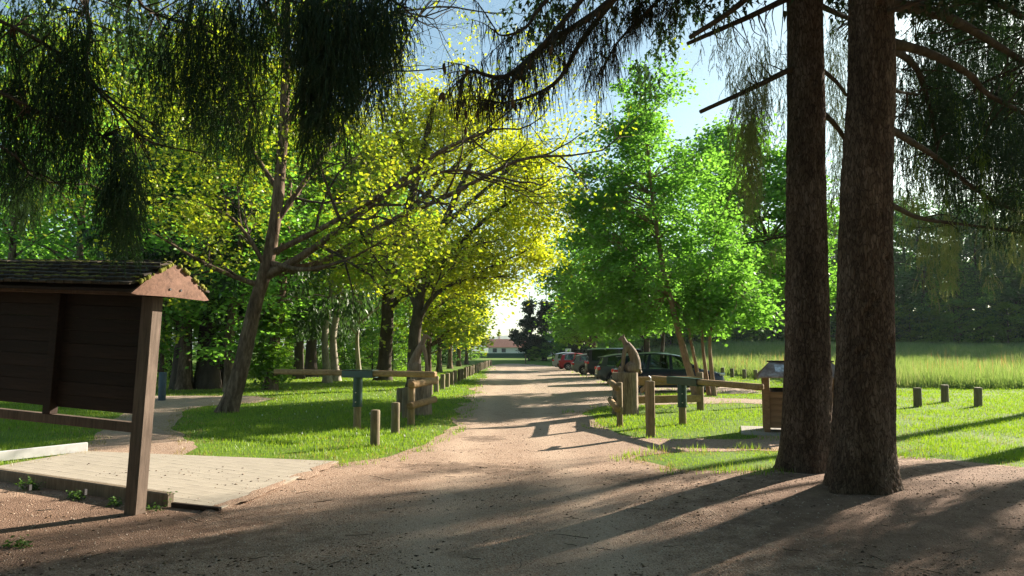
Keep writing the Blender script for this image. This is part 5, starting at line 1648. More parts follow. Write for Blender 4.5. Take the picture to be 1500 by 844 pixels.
# roof: courses of shingles on both slopes, gable boards, moss
EAVE, APEX, HALF = 2.262, 2.535, .50
rng = np.random.default_rng(71)
sl = Vector((0, 0, APEX - EAVE))
slope_len = math.hypot(HALF, APEX - EAVE)
tilt = math.atan2(APEX - EAVE, HALF)
mb = MB(); mb.box((0, 0, 0), (.116, .165, .030), None, .004)
me_s = mb.mesh('shingle')
NX = 26; width = (LEN + .56) / NX
far_mb = MB()
for c in range(6):
    for i in range(NX):
        t = (c + .5) / 6.0
        u = -.245 + (i + .5 + (.5 if c % 2 else 0)) * width
        if u > LEN + .30: continue
        wq = rng.uniform(.93, 1.03); lift = rng.uniform(-.004, .004)
        for sgn in (1, -1):
            n_ = sgn * HALF * (1 - t) ; z_ = EAVE + (APEX - EAVE) * t + .045 + lift
            # each course is tilted a little flatter than the slope so its lower edge stands proud
            ang = (tilt - .26) + rng.normal(0, .02)
            yl = (Vector((0, 0, 1)) * math.sin(ang) - N_ * sgn * math.cos(ang)); yl.normalize()
            xl = U.copy(); zl = xl.cross(yl)
            if zl.z < 0: xl = -U; zl = xl.cross(yl)
            RM = Matrix((xl, yl, zl)).transposed()
            yaw = Matrix.Rotation(rng.normal(0, .02), 3, 'Z')
            RM = RM @ yaw
            if sgn > 0:
                o = link_mesh('shingle', me_s, M['shingle'], shelter, S(u, n_, z_) - sp0)
                o.rotation_euler = RM.to_euler(); o.scale = (wq, 1, rng.uniform(.8, 1.3))
            else:
                far_mb.box(S(u, n_, z_), (.118 * wq, .165, .022), RM)
part('shingles', far_mb, M['shingle'], shelter, kind='stuff')
mb = MB()
for k, (nn) in enumerate((1, -1)):
    mb.prism([S(-.225, nn * (HALF - .03), EAVE + .0), S(-.225, 0, APEX - .02), S(-.225, 0, APEX - .05), S(-.225, nn * (HALF - .03), EAVE - .03)], U * (LEN + .485))
part('roof_boards', mb, M['plank'], shelter)
for u, name in ((-.26, 'gable_board'), (LEN + .265, 'gable_board')):
    mb = MB()
    mb.prism([S(u, HALF + .02, EAVE - .045), S(u, HALF - .05, EAVE - .055), S(u, 0, EAVE - .045), S(u, -HALF + .05, EAVE - .055), S(u, -HALF - .02, EAVE - .045),
              S(u, -HALF * .55, EAVE + .155), S(u, -.06, APEX + .005), S(u, .06, APEX + .005), S(u, HALF * .55, EAVE + .155)], U * .03)
    g_ = part(name, mb, M['gable'], shelter)
    if u < 0:
        k_ = MB()
        for dn in (.045, -.10):
            k_.lathe([(.001, -.006), (.012, -.006), (.014, 0)], 8, Matrix.Identity(3)); 
            for q in range(len(k_.v) - 24, len(k_.v)):
                p = Vector(k_.v[q]); k_.v[q] = tuple(S(u - .003, dn, EAVE + .03) + N_ * p.x + Vector((0, 0, p.z)) + U * p.y)
        part('bolt', k_, M['trim'], g_)
def moss_on_roof():
    mb = MB()
    for _ in range(900):
        c = int(rng.integers(0, 6)); u = rng.uniform(-.28, LEN + .25)
        if rng.random() > (.22 + .78 * sstep(.3, 1.6, u)) * (1.0 if vnoise(np.array([u * 3.0]), np.array([c * 1.7]))[0] > .36 else .12): continue
        t = (c + .5) / 6 - .088 + rng.uniform(-.012, .05)
        p = S(u, HALF * (1 - t), EAVE + (APEX - EAVE) * t + .070)
        r = rng.uniform(.010, .024)
        mb.ball(p, (r * rng.uniform(1.5, 4.0), r, r * .55), 6, 4, RS)
    for _ in range(40):
        a = rng.uniform(-1, 1)
        p = S(-.27, a * HALF * .9, EAVE + (APEX - EAVE) * (1 - abs(a) * .9) + .04)
        mb.ball(p, rng.uniform(.012, .03), 6, 4)
    o = part('moss', mb, M['moss'], shelter, kind='stuff')
    d = o.modifiers.new('rough', 'SUBSURF'); d.levels = 1; d.render_levels = 1
moss_on_roof()
# the whole shelter leans a little to the right
shelter.rotation_mode = 'QUATERNION'
shelter.rotation_quaternion = Quaternion(N_, -R(2.8))

# ---- paved pad with its edge boards
pad0 = Vector((-5, 9.6, hz(-5, 9.6)))
pavement = bpy.data.objects.new('paved_pad', None); COL.objects.link(pavement); pavement.location = pad0
tag(pavement, kind='structure')
PZ = .03
c00 = Vector((-7.35, 9.75, 0)); c10 = Vector((-3.02, 7.45, 0)); c11 = Vector((-2.56, 10.66, 0)); c01 = Vector((-6.95, 11.72, 0))
mb = MB()
mb.prism([(p.x, p.y, pad0.z - .1) for p in (c00, c10, c11, c01)], (0, 0, .1 + PZ - .004)); part('bedding', mb, M['joint'], pavement)
rng = np.random.default_rng(77)
pv = None
e1 = (c10 - c00).normalized(); ang = math.atan2(e1.y, e1.x)
pw, pd = .26, .195
count = 0
rows = []
for r_ in range(-6, 34):
    for q in range(-6, 28):
        uu = (q + (.5 if r_ % 2 else 0) + .5) * pw; ww = (r_ + .5) * pd
        e2 = Vector((-e1.y, e1.x, 0))
        ctr = c00 + e1 * uu + e2 * ww
        cor = [ctr + e1 * a * pw / 2 + e2 * b * pd / 2 for a in (-1, 1) for b in (-1, 1)]
        d = sd_poly(np.array([p.x for p in cor]), np.array([p.y for p in cor]), PAD)
        if d.max() < 0:
            rows.append((ctr, None))
        elif d.min() < 0:
            g = .001
            q = [ctr + e1 * a * (pw / 2 - g) + e2 * b * (pd / 2 - g) for a, b in ((-1, -1), (1, -1), (1, 1), (-1, 1))]
            for i in range(4):
                ax, ay = PAD[i]; bx_, by_ = PAD[(i + 1) % 4]
                side = lambda p: (bx_ - ax) * (p.y - ay) - (by_ - ay) * (p.x - ax)
                out_ = []
                for j in range(len(q)):
                    p0, p1 = q[j], q[(j + 1) % len(q)]; s0, s1 = side(p0), side(p1)
                    if s0 <= 0: out_.append(p0)
                    if (s0 <= 0) != (s1 <= 0): out_.append(p0 + (p1 - p0) * (s0 / (s0 - s1)))
                q = out_
                if len(q) < 3: break
            if len(q) >= 3:
                rows.append((ctr, q))
for k, (ctr, q) in enumerate(rows):
    dz = rng.uniform(-.0009, .0009)
    if q is not None:
        mb = MB(); mb.prism([Vector((p.x, p.y, pad0.z + PZ - .05 + dz)) for p in q], (0, 0, .05))
        part('paver', mb, M['paver'], pavement)
        continue
    if pv is None:
        mb = MB(); mb.box((0, 0, 0), (pw - .002, pd - .002, .05), None, .0015); pv = mb.mesh('paver')
    o = link_mesh('paver', pv, M['paver'], pavement, Vector((ctr.x, ctr.y, pad0.z + PZ - .025 + dz)) - pad0)
    o.rotation_euler = (rng.normal(0, .0012), rng.normal(0, .0012), ang)
def sd_spill(x, y):
    ax, ay = c10.x, c10.y; bx_, by_ = c11.x, c11.y
    ex, ey = bx_ - ax, by_ - ay
    t = np.clip(((x - ax) * ex + (y - ay) * ey) / (ex * ex + ey * ey), -.05, 1.03)
    d = np.hypot(x - ax - ex * t, y - ay - ey * t)
    return d - .10 - .30 * fbm(x / .35, y / .35, 3.0, 3)
def spill_z(x, y, z):
    sp_ = sd_poly(x, y, PAD)
    return np.where(sp_ < .12, np.maximum(z - .02, pad0.z + PZ - .010 + .004 * np.clip((sp_ + .1) / .1, 0, 1)), z - .015)
tag(sheet('gravel_spill', sd_spill, 0.012, M['gravel'], spill_z), kind='structure')
print('pavers', len(rows))
kb = Vector((-7.1, 11.0, pad0.z))
mb = MB(); mb.beam(Vector((-6.93, 11.76, pad0.z + .09)), Vector((-9.4, 7.9, pad0.z + .09)), .06, .15, .008)
tag(link_mesh('edge_board', mb.mesh('edge_board', kb), M['kerb'], None, kb), 'pale whitish edge board along the left side of the paved pad', 'edging board')
eb = Vector((-5, 8.4, pad0.z))
a_ = Vector((-8.1, 10.08, pad0.z + .06)); b_ = Vector((-3.62, 7.70, pad0.z + .06))
mb = MB(); mb.beam(a_, b_, .09, .17, .012)
bea = thing('edge_beam', 'grey weathered edge beam in front of the paved pad, under the notice shelter', 'edging board', eb)
part('beam', mb, M['timber_old'], bea)
mb = MB()
for u in (.8, 1.6, 2.3):
    p = S(u, -.11, 0); p.z = pad0.z + .15
    mb.box(p, (.03, .03, .06), RS)
part('peg', mb, M['trim'], bea)
mb = MB(); q0 = b_ + Vector((.03, -.02, -.05)); q1 = Vector((-2.98, 7.42, pad0.z + .012)); mb.beam(q0 - (q1 - q0) * .0, q1, .05, .09, .006)
tag(link_mesh('edge_rail', mb.mesh('edge_rail', q0), M['plank'], None, q0), 'thin black edge rail running from the shelter post to the tip of the paved pad', 'edging board')

# weeds at the foot of the shelter
def weed(name, label, x, y, n, hgt, seed, group=None):
    rng = np.random.default_rng(seed)
    b = Vector((x, y, hz(x, y)))
    root = thing(name, label, 'plant', b, group)
    mb = MB(); P = []
    for k in range(n):
        a = rng.random() * 6.28; L = hgt * rng.uniform(.5, 1.1)
        d = Vector((math.cos(a) * .5, math.sin(a) * .5, 1)).normalized()
        q = [b + Vector((rng.normal(0, .06), rng.normal(0, .04), 0))]
        for s_ in range(4):
            q.append(q[-1] + (d + Vector((math.cos(a), math.sin(a), 0)) * .15 * s_).normalized() * L / 4)
        mb.tube(q, [.004, .0035, .003, .0025, .002], 4, False)
        for s_ in range(1, 5):
            P += [np.array(q[s_]) + rng.normal(0, .025, 3) for _ in range(7)]
    part('stem', mb, M['weed'], root, kind='stuff')
    V, F = leaves(np.array(P), rng, .034, .3, .5, .1)
    part_np('leaf_mass', V, F, M['weed'], root, kind='stuff')
    return root
for i, (px, py, n, hgt, lab) in enumerate([(45, 718, 9, .15, 'grassy weed tuft against the edge beam near the left edge'), (118, 732, 7, .10, 'low leafy weed patch between the grassy tuft and the shelter post'),
        (168, 742, 5, .08, 'small weed just left of the shelter post foot'), (228, 748, 4, .07, 'small weed just right of the shelter post foot'),
        (25, 800, 6, .06, 'flat weed in the lower left corner'), (245, 738, 3, .18, 'thin dry sprout at the end of the edge beam')]):
    g = at(px, py, 7.4); k = (EYE) / (EYE - g.z); x = g.x * k; y = g.y * k
    weed('weed', lab, x, y, n, hgt, 500 + i)

# ================================================================== POSTS AND BARRIERS
def bollard_mesh(r, h, seed):
    rng = np.random.default_rng(seed)
    mb = MB()
    n = 16
    prof = [(r * 1.0, -.15), (r * 1.01, .1), (r * .98, h * .5), (r, h - .02), (r * .9, h), (r * .45, h + .006)]
    V = []; F = []
    ph = rng.random(4) * 6.28
    for (rr, z) in prof:
        for k in range(n):
            t = 2 * PI * k / n
            q = rr * (1 + .03 * math.sin(2 * t + ph[0]) + .02 * math.sin(5 * t + ph[1]))
            V.append((q * math.cos(t), q * math.sin(t), z))
    for i in range(len(prof) - 1):
        for k in range(n):
            k2 = (k + 1) % n
            F.append([i * n + k, i * n + k2, (i + 1) * n + k2, (i + 1) * n + k])
    F.append([(len(prof) - 1) * n + k for k in range(n)])
    mb.add(V, F)
    me = mb.mesh('bollard'); smooth_by_angle(me, 50)
    return me
bm_short = bollard_mesh(.085, .62, 1); bm_row = bollard_mesh(.10, .64, 2); bm_low = bollard_mesh(.115, .56, 3); bm_dark = bollard_mesh(.09, .70, 4)
def bollard(me, x, y, label, group, tilt=(0, 0), rz=0.0, sz=1.0):
    o = link_mesh('bollard', me, M['bollard'], None, (x, y, hz(x, y)))
    o.rotation_euler = (tilt[0], tilt[1], rz); o.scale = (1, 1, sz)
    return tag(o, label, 'bollard', group)
def gnd(px, py):
    a = at(px, py, 10.0); k = EYE / (EYE - a.z)
    x, y = a.x * k, a.y * k
    for _ in range(4):
        k = (EYE - hz(x, y)) / (EYE - a.z); x, y = a.x * k, a.y * k
    return x, y
for px, py, me, lab, sz in [(549, 653, bm_short, 'nearest short round post on the left lawn edge, by the paved pad', 1.0), (579, 635, bm_short, 'second short round post on the left lawn edge, nearer the carved animal', 1.0),
                            (586, 604, bm_row, 'dark short post behind the second one, left of the rail post', 1.0), (594, 612, bm_dark, 'dark post hard against the rail post under the carved animal', 1.05)]:
    x, y = gnd(px, py)
    bollard(me, x, y, lab, 'short posts beside the left barrier', (0, 0), px * .37, sz)
rng = np.random.default_rng(91)
n_row = 28
for k in range(n_row):
    t = k / (n_row - 1)
    y = 26.6 + 55.4 * t; x = -3.05 + .68 * t + rng.normal(0, .03)
    lab = 'wooden post in the long row between the lawn and the road'
    grp = 'posts in the row along the road'
    if k == 0: lab = 'nearest wooden post of the long row along the road, just right of the carved stump'
    if k == n_row - 1: lab = 'farthest wooden post of the long row, at the end of the road'
    bollard(bm_row, x, y, lab, grp, (rng.normal(0, .02), rng.normal(0, .02)), rng.random() * 6, rng.uniform(.94, 1.06))
for (x, y, lab) in [(12.05, 21.3, 'front post of the close pair right of the spruce trunks'), (12.6, 24.2, 'rear post of the close pair, peeping over the front one'),
                    (13.95, 23.1, 'middle low post on the mown grass, between the pair and the rightmost'), (13.9, 21.4, 'rightmost low post on the mown grass'),
                    (13.65, 46.3, 'leftmost of the four tiny posts before the meadow, nearest the dark blue car'), (13.55, 44.0, 'second of the four tiny posts before the meadow, counted from the car'),
                    (13.65, 42.0, 'third of the four tiny posts before the meadow, counted from the car'), (13.75, 40.3, 'rightmost of the four tiny posts before the meadow, next to the litter shelter')]:
    bollard(bm_low, x, y, lab, 'low posts between the grass and the meadow', (rng.normal(0, .03), rng.normal(0, .03)), rng.random() * 6, 1.0)

def boom_barrier(name, label, post, top, ends, saddle, seed):
    """swing barrier: timber post in a green steel sleeve, saddle, pole left and right of it"""
    root = thing(name, label, 'barrier', Vector(post))
    post = Vector(post); a, b = Vector(ends[0]), Vector(ends[1]); s0, s1 = Vector(saddle[0]), Vector(saddle[1])
    mb = MB(); mb.log(post + Vector((0, 0, -.2)), post + Vector((0, 0, top * .50)), .085, 14); part('post', mb, M['timber'], root, 50)
    mb = MB()
    z0 = post.z + top * .40
    mb.tube([Vector((post.x, post.y, z0)), Vector((post.x, post.y, post.z + top - .075))], [.102, .102], 20)
    mb.tube([Vector((post.x, post.y, z0 - .004)), Vector((post.x, post.y, z0 + .03))], [.112, .112], 20)
    sl_ = part('sleeve', mb, M['green_metal'], root, 50)
    mb = MB()
    for dz in (.10, .30):
        mb.tube([Vector((post.x - .02, post.y - .098, z0 + dz)), Vector((post.x - .02, post.y - .118, z0 + dz))], [.014, .014], 8)
    part('bolt', mb, M['steel'], sl_)
    d = (s1 - s0).normalized(); side = d.cross(Vector((0, 0, 1))).normalized()
    mb = MB()
    mb.beam(s0 - Vector((0, 0, .085)), s1 - Vector((0, 0, .085)), .19, .02, .004)
    for k in (-1, 1):
        mb.beam(s0 + side * k * .098 - Vector((0, 0, .012)), s1 + side * k * .098 - Vector((0, 0, .012)), .012, .130, .003)
    mb.beam(s0 + Vector((0, 0, .068)), s1 + Vector((0, 0, .068)), .20, .012, .003)
    part('saddle', mb, M['green_metal'], root)
    mb = MB(); mb.beam(a, b, .14, .12, .03)
    part('pole', mb, M['timber_x'], root)
    return root
lp = gnd(523, 628); lp = Vector((lp[0], lp[1], hz(*lp)))
zt = 1.17
pa = at(400, 542, 16.6); pb = at(636, 547, 14.55)
pa.z = lp.z + 1.19; pb.z = lp.z + 1.19
ctr = Vector((lp.x, lp.y, lp.z + 1.19))
dd = (pb - pa).normalized()
pa = ctr - dd * ((ctr - pa).length); pb = ctr + dd * ((pb - ctr).length)
boom_barrier('swing_barrier', 'left swing barrier, long level timber pole on a green steel cap, reaching the carved animal', lp, 1.19, (pa, pb), (ctr - dd * .37, ctr + dd * .47), 1)
rp = gnd(1000, 622); rp = Vector((rp[0], rp[1], hz(*rp)))
ctr = Vector((rp.x, rp.y, rp.z + .99))
e0 = at(948, 556, 17.2); e1_ = at(1118, 573, 12.6)
dd = (e1_ - e0); dd.z = 0; dd.normalize()
boom_barrier('swing_barrier', 'right swing barrier with green steel cap, pole pointing past the litter shelter', rp, .99, (ctr - dd * 1.55, ctr + dd * 3.1), (ctr - dd * .55, ctr + dd * .85), 2)

# rail posts beside the stumps: two short round rails tie each post to its stump
def stump_fence(name, label, post, ph, rails, group=None, braces=(), wide=.17):
    p = Vector((post[0], post[1], hz(*post)))
    root = thing(name, label, 'fence', p, group)
    mb = MB(); mb.log(p + Vector((0, 0, -.2)), p + Vector((0, 0, ph)), wide / 2, 14); part('post', mb, M['timber'], root, 50)
    for a, b, r in rails:
        mb = MB(); mb.log(a, b, r, 14); part('rail', mb, M['timber_x'], root, 50)
    for a, b, w, h in braces:
        mb = MB(); mb.beam(a, b, w, h, .015); part('rail', mb, M['timber_x'], root)
    return root
lx, ly = gnd(602, 622)
stump_fence('rail_fence', 'post with two stubby log rails in front of the left carved stump', (lx, ly), 1.02,
    [(Vector((lx + .02, ly - .22, hz(lx, ly) + .90)), Vector((lx + .36, ly + 1.75, hz(lx, ly) + .92)), .085), (Vector((lx + .0, ly - .22, hz(lx, ly) + .43)), Vector((lx + .34, ly + 1.75, hz(lx, ly) + .45)), .085)])
rx, ry = gnd(908, 625)
stump_fence('rail_fence', 'post with two stubby log rails in front of the right carved stump', (rx, ry), .97,
    [(Vector((rx + .17, ry + 2.75, hz(rx, ry) + .87)), Vector((rx - .07, ry - .10, hz(rx, ry) + .86)), .075), (Vector((rx + .17, ry + 2.75, hz(rx, ry) + .40)), Vector((rx - .07, ry - .10, hz(rx, ry) + .39)), .075)], wide=.14)
gx, gy = gnd(1026, 601)
z_ = hz(gx, gy)
stump_fence('rail_fence', 'two flat half-log rails from the right carved stump to a square-cut post', (gx, gy), 1.05, [], None,
    [(Vector((3.15, 19.2, z_ + .83)), Vector((gx - .02, gy - .06, z_ + .83)), .10, .23), (Vector((3.15, 19.2, z_ + .33)), Vector((gx - .02, gy - .06, z_ + .33)), .10, .20)], .2)
# braced catch post of the right barrier
cx_, cy_ = gnd(953, 640)
cp = Vector((cx_, cy_, hz(cx_, cy_)))
cpost = thing('catch_post', 'tall square-cut post with a slanting brace, nearest the track on the right', 'post', cp)
mb = MB(); mb.beam(cp + Vector((0, 0, -.2)), cp + Vector((0, 0, 1.08)), .15, .15, .02, (1, 0.35, 0)); part('post', mb, M['timber'], cpost)
mb = MB(); mb.beam(cp + Vector((-.12, .30, .86)), cp + Vector((.05, .02, 1.05)), .05, .09, .01); part('brace', mb, M['timber'], cpost)
mb = MB(); mb.tube([cp + Vector((.02, 0, 1.08)), cp + Vector((.02, 0, 1.14)), cp + Vector((-.02, 0, 1.17))], [.012, .012, .012], 6); part('hook', mb, M['steel'], cpost)
fx, fy = gnd(1123, 596)
fp = Vector((fx, fy, hz(fx, fy)))
mb = MB(); mb.log(fp + Vector((0, 0, -.2)), fp + Vector((0, 0, 1.13)), .105, 14)
me = mb.mesh('round_post', fp); smooth_by_angle(me, 50)
tag(link_mesh('round_post', me, M['timber'], None, fp), 'round wooden post behind the left corner of the litter shelter', 'post')
qx, qy = gnd(237, 587)
qp = Vector((qx, qy, hz(qx, qy)))
mb = MB(); mb.log(qp + Vector((0, 0, -.1)), qp + Vector((0, 0, .95)), .12, 14)
me = mb.mesh('marker_post', qp); smooth_by_angle(me, 50)
tag(link_mesh('marker_post', me, M['bluegrey'], None, qp), 'blue-grey post on the side path, half hidden behind the shelter post', 'post')

# ================================================================== CARVED ANIMALS ON STUMPS
def stump_part(root, base, r, h, seed):
    rng = np.random.default_rng(seed)
    n = 44; rows = 12
    V = []; F = []
    ph = rng.random(6) * 6.28
    for j in range(rows + 1):
        z = -.15 + (h + .15) * j / rows
        for k in range(n):
            t = 2 * PI * k / n
            fl = 1 + .10 * math.exp(-max(0, z) / .18)
            q = r * fl * (1 + .045 * math.sin(2 * t + ph[0]) + .03 * math.sin(3 * t + ph[1] + z) + .035 * abs(math.sin(6 * t + ph[2] + .6 * z)) + .022 * math.sin(17 * t + ph[3] - 1.0 * z) + rng.normal(0, .006))
            V.append((base.x + q * math.cos(t), base.y + q * math.sin(t), base.z + z))
    for j in range(rows):
        for k in range(n):
            k2 = (k + 1) % n
            F.append([j * n + k, j * n + k2, (j + 1) * n + k2, (j + 1) * n + k])
    F.append([rows * n + k for k in range(n)])
    mb = MB(); mb.add(V, F)
    part('stump', mb, M['stump'], root, 50)
def sitting_animal(root, base, face, scale, heavy, name='figure'):
    """a dog-like animal sitting upright: face = +1 looks right, -1 looks left"""
    mb = MB()
    f = face
    def P(x, y, z): return base + Vector((x * f * scale, y * scale, z * scale))
    def ball(x, y, z, r): 
        r = r if hasattr(r, '__len__') else (r, r, r)
        mb.ball(P(x, y, z), tuple(q * scale for q in r), 14, 10)
    def tube(pts, rad, n=12):
        mb.tube([P(*p) for p in smooth_path(pts, 5)], list(np.interp(np.linspace(0, 1, (len(pts) - 1) * 5 + 1 if len(pts) > 2 else 2), np.linspace(0, 1, len(rad)), [q * scale for q in rad])), n)
    if not heavy:
        ball(-.17, 0, .14, (.15, .15, .16))
        tube([(-.20, 0, .14), (-.15, 0, .34), (-.04, 0, .58), (.05, 0, .74)], [.135, .115, .10, .08])
        tube([(-.02, 0, .62), (.06, 0, .79), (.11, 0, .92)], [.095, .07, .06])
        ball(.13, 0, .935, (.085, .062, .062))
        tube([(.15, 0, .93), (.22, 0, .895), (.285, 0, .86)], [.052, .036, .024])
        for s_ in (-1, 1):
            tube([(.075, .045 * s_, .97), (.06, .055 * s_, 1.045)], [.03, .006], 8)
            tube([(.06, .06 * s_, .70), (.13, .075 * s_, .48), (.165, .07 * s_, .22), (.18, .07 * s_, .02)], [.062, .042, .032, .03])
            ball(.21, .07 * s_, .022, (.05, .034, .025))
            ball(-.10, .12 * s_, .14, (.11, .06, .13))
            ball(-.01, .13 * s_, .028, (.10, .042, .03))
        tube([(-.27, 0, .06), (-.33, .08, .04), (-.26, .2, .035)], [.05, .045, .02])
    else:
        ball(-.17, 0, .15, (.20, .19, .18))
        tube([(-.24, 0, .12), (-.255, 0, .34), (-.17, 0, .58), (-.03, 0, .80)], [.17, .135, .12, .085])
        tube([(-.10, 0, .66), (.02, 0, .84), (.07, 0, .95)], [.10, .07, .058])
        ball(.085, 0, .955, (.072, .06, .06))
        tube([(.10, 0, .95), (.15, 0, .915), (.185, 0, .89)], [.05, .036, .026])
        for s_ in (-1, 1):
            tube([(.05, .04 * s_, 1.0), (.04, .045 * s_, 1.06)], [.025, .006], 8)
            tube([(-.02, .07 * s_, .74), (.05, .085 * s_, .48), (.075, .08 * s_, .22), (.085, .08 * s_, .02)], [.06, .042, .034, .032])
            ball(.11, .08 * s_, .025, (.05, .036, .028))
            ball(-.12, .15 * s_, .14, (.12, .07, .13))
            ball(.14, .17 * s_, .10, (.045, .04, .10))
            ball(.10, .17 * s_, .03, (.10, .045, .03))
        tube([(-.36, 0, .05), (-.40, .1, .04), (-.30, .24, .035)], [.05, .045, .02])
    o = part(name, mb, M['carved'], root)
    rm = o.modifiers.new('join', 'REMESH'); rm.mode = 'VOXEL'; rm.voxel_size = .011; rm.use_smooth_shade = True
    sm = o.modifiers.new('soften', 'SMOOTH'); sm.factor = .5; sm.iterations = 2
    tx = bpy.data.textures.new('chisel', 'CLOUDS'); tx.noise_scale = .07
    dm = o.modifiers.new('chisel', 'DISPLACE'); dm.texture = tx; dm.strength = .012; dm.mid_level = .5
    return o
wx, wy = gnd(616, 607)
wb = Vector((wx, wy, hz(wx, wy)))
wolf = thing('carved_animal', 'slender carved animal sitting on a stump and looking right, left of the road', 'wood carving', wb)
stump_part(wolf, wb, .285, 1.10, 5)
sitting_animal(wolf, wb + Vector((-.02, 0, 1.07)), 1, 1.02, False)
ox, oy = gnd(916, 607)
ob = Vector((ox, oy, hz(ox, oy)))
bear = thing('carved_animal', 'stout carved animal with arched back on a stump, looking left, right of the road', 'wood carving', ob)
stump_part(bear, ob, .315, 1.08, 6)
sitting_animal(bear, ob + Vector((.03, 0, 1.05)), -1, .98, True)

# ================================================================== LITTER SHELTER
bx, by = gnd(1120, 636)
bb_ = Vector((bx, by, hz(bx, by) + .03))
W_, D_, H_ = 1.48, .85, 1.11
bin_ = thing('litter_shelter', 'timber litter bin shelter with a pitched metal roof, half hidden by the dark spruce trunk', 'litter bin', bb_)
rzb = R(-17)
RB = Matrix.Rotation(rzb, 3, 'Z')
def Bp(x, y, z): return bb_ + RB @ Vector((x, y, z))
slab = MB(); slab.box(Bp(W_ / 2, D_ / 2, -.03), (W_ + .9, D_ + .7, .07), RB, .015)
tag(link_mesh('concrete_slab', slab.mesh('concrete_slab', bb_), M['concrete'], None, bb_), kind='structure')
for (x, y) in ((.06, .06), (.62, .06), (.80, .06), (W_ - .06, .06), (.06, D_ - .06), (W_ - .06, D_ - .06)):
    mb = MB(); mb.beam(Bp(x, y, 0.005), Bp(x, y, H_), .115, .115, .012, tuple(RB @ Vector((1, 0, 0)))); part('post', mb, M['bin_panel'], bin_)
bd = {}
def board(L, h, ctr_, rz_):
    key = (round(L, 3), round(h, 3))
    if key not in bd:
        mb = MB(); mb.box((0, 0, 0), (L, .026, h), None, .004); bd[key] = mb.mesh('board')
    o = link_mesh('board', bd[key], M['bin_panel'], bin_, ctr_ - bb_); o.rotation_euler = (0, 0, rz_)
for k in range(6):
    z = .150 + k * .120
    board(.44, .117, Bp(.34, .05, z), rzb); board(.44, .117, Bp(1.08, .05, z), rzb)
    board(.60, .117, Bp(.05, D_ / 2, z), rzb + PI / 2); board(.60, .117, Bp(W_ - .05, D_ / 2, z), rzb + PI / 2)
for k in range(6):
    board(.95 if k < 0 else 1.18, .117, Bp(W_ / 2, D_ - .05, .145 + k * .123), rzb)
mb = MB()
for x in (.34, 1.08):
    mb.lathe([(.001, 0), (.16, 0), (.17, .02), (.20, .78), (.205, .80), (.19, .80), (.16, .04), (.001, .04)], 18, Matrix.Rotation(PI / 2, 3, 'X'))
    n_ = 8 * 18
    for q in range(len(mb.v) - n_, len(mb.v)):
        mb.v[q] = tuple(Bp(x, D_ / 2, .07) + Vector(mb.v[q]))
part('liner', mb, M['trim'], bin_, 50)
# roof: two slopes over battens, dark sheet metal
E = .10
rf_pts = [(-E, -E - .05, H_ - .02), (W_ + E, -E - .05, H_ - .02), (W_ + E - .25, D_ / 2, H_ + .27), (-E + .25, D_ / 2, H_ + .27)]
m, nt, out = node_mat('weathered_roof_sheet')
f = noise(nt, coords(nt), 5.0, 6, .65); f2 = noise(nt, coords(nt), 1.8, 4, .6)
col = ramp(nt, f, [(0.35, (0.15, 0.09, 0.065)), (0.52, (0.25, 0.175, 0.14)), (0.66, (0.40, 0.34, 0.30))])
principled(nt, out, col, ramp(nt, f2, [(0.35, (0.8, 0.8, 0.8)), (0.6, (0.55, 0.55, 0.55))]), bump(nt, f, .3, .004), 0.05, 0.5)
M['binroof'] = m
def slab_part(name, pts, th, mat):
    mb = MB(); P_ = [Bp(*p) for p in pts]
    mb.prism(P_, (0, 0, th)); part(name, mb, mat, bin_)
slab_part('roof_panel', rf_pts, .028, M['binroof'])
slab_part('roof_panel', [(W_ + E, D_ + E + .05, H_ - .02), (-E, D_ + E + .05, H_ - .02), (-E + .25, D_ / 2 + .003, H_ + .27), (W_ + E - .25, D_ / 2 + .003, H_ + .27)], .028, M['binroof'])
slab_part('roof_panel', [(-E - .003, D_ + E + .05, H_ - .022), (-E - .003, -E - .05, H_ - .022), (-E + .247, D_ / 2, H_ + .266)], .026, M['gable'])
slab_part('roof_panel', [(W_ + E + .003, -E - .05, H_ - .022), (W_ + E + .003, D_ + E + .05, H_ - .022), (W_ + E - .247, D_ / 2, H_ + .266)], .026, M['gable'])
mb = MB(); mb.beam(Bp(-E + .2, D_ / 2, H_ + .305), Bp(W_ + E - .2, D_ / 2, H_ + .305), .09, .03, .008); part('ridge_cap', mb, M['trim'], bin_)
# a pale mottled patch laid flat on the front slope
def on_slope(x, t, lift):
    y = (-E - .05) * (1 - t) + (D_ / 2) * t; z = (H_ - .02) * (1 - t) + (H_ + .27) * t
    return Bp(x, y, z + .028 + lift)
mb = MB(); mb.add([on_slope(.24, .30, .004), on_slope(.74, .30, .004), on_slope(.74, .78, .004), on_slope(.24, .78, .004)], [[0, 1, 2, 3]])
mm, nt, out = node_mat('pale_roof_patch')
f = noise(nt, coords(nt), 9, 4, .7)
principled(nt, out, ramp(nt, f, [(0.44, (0.30, 0.29, 0.28)), (0.56, (0.66, 0.68, 0.70))]), .35, None, 0, .5)
part('notice', mb, mm, bin_)

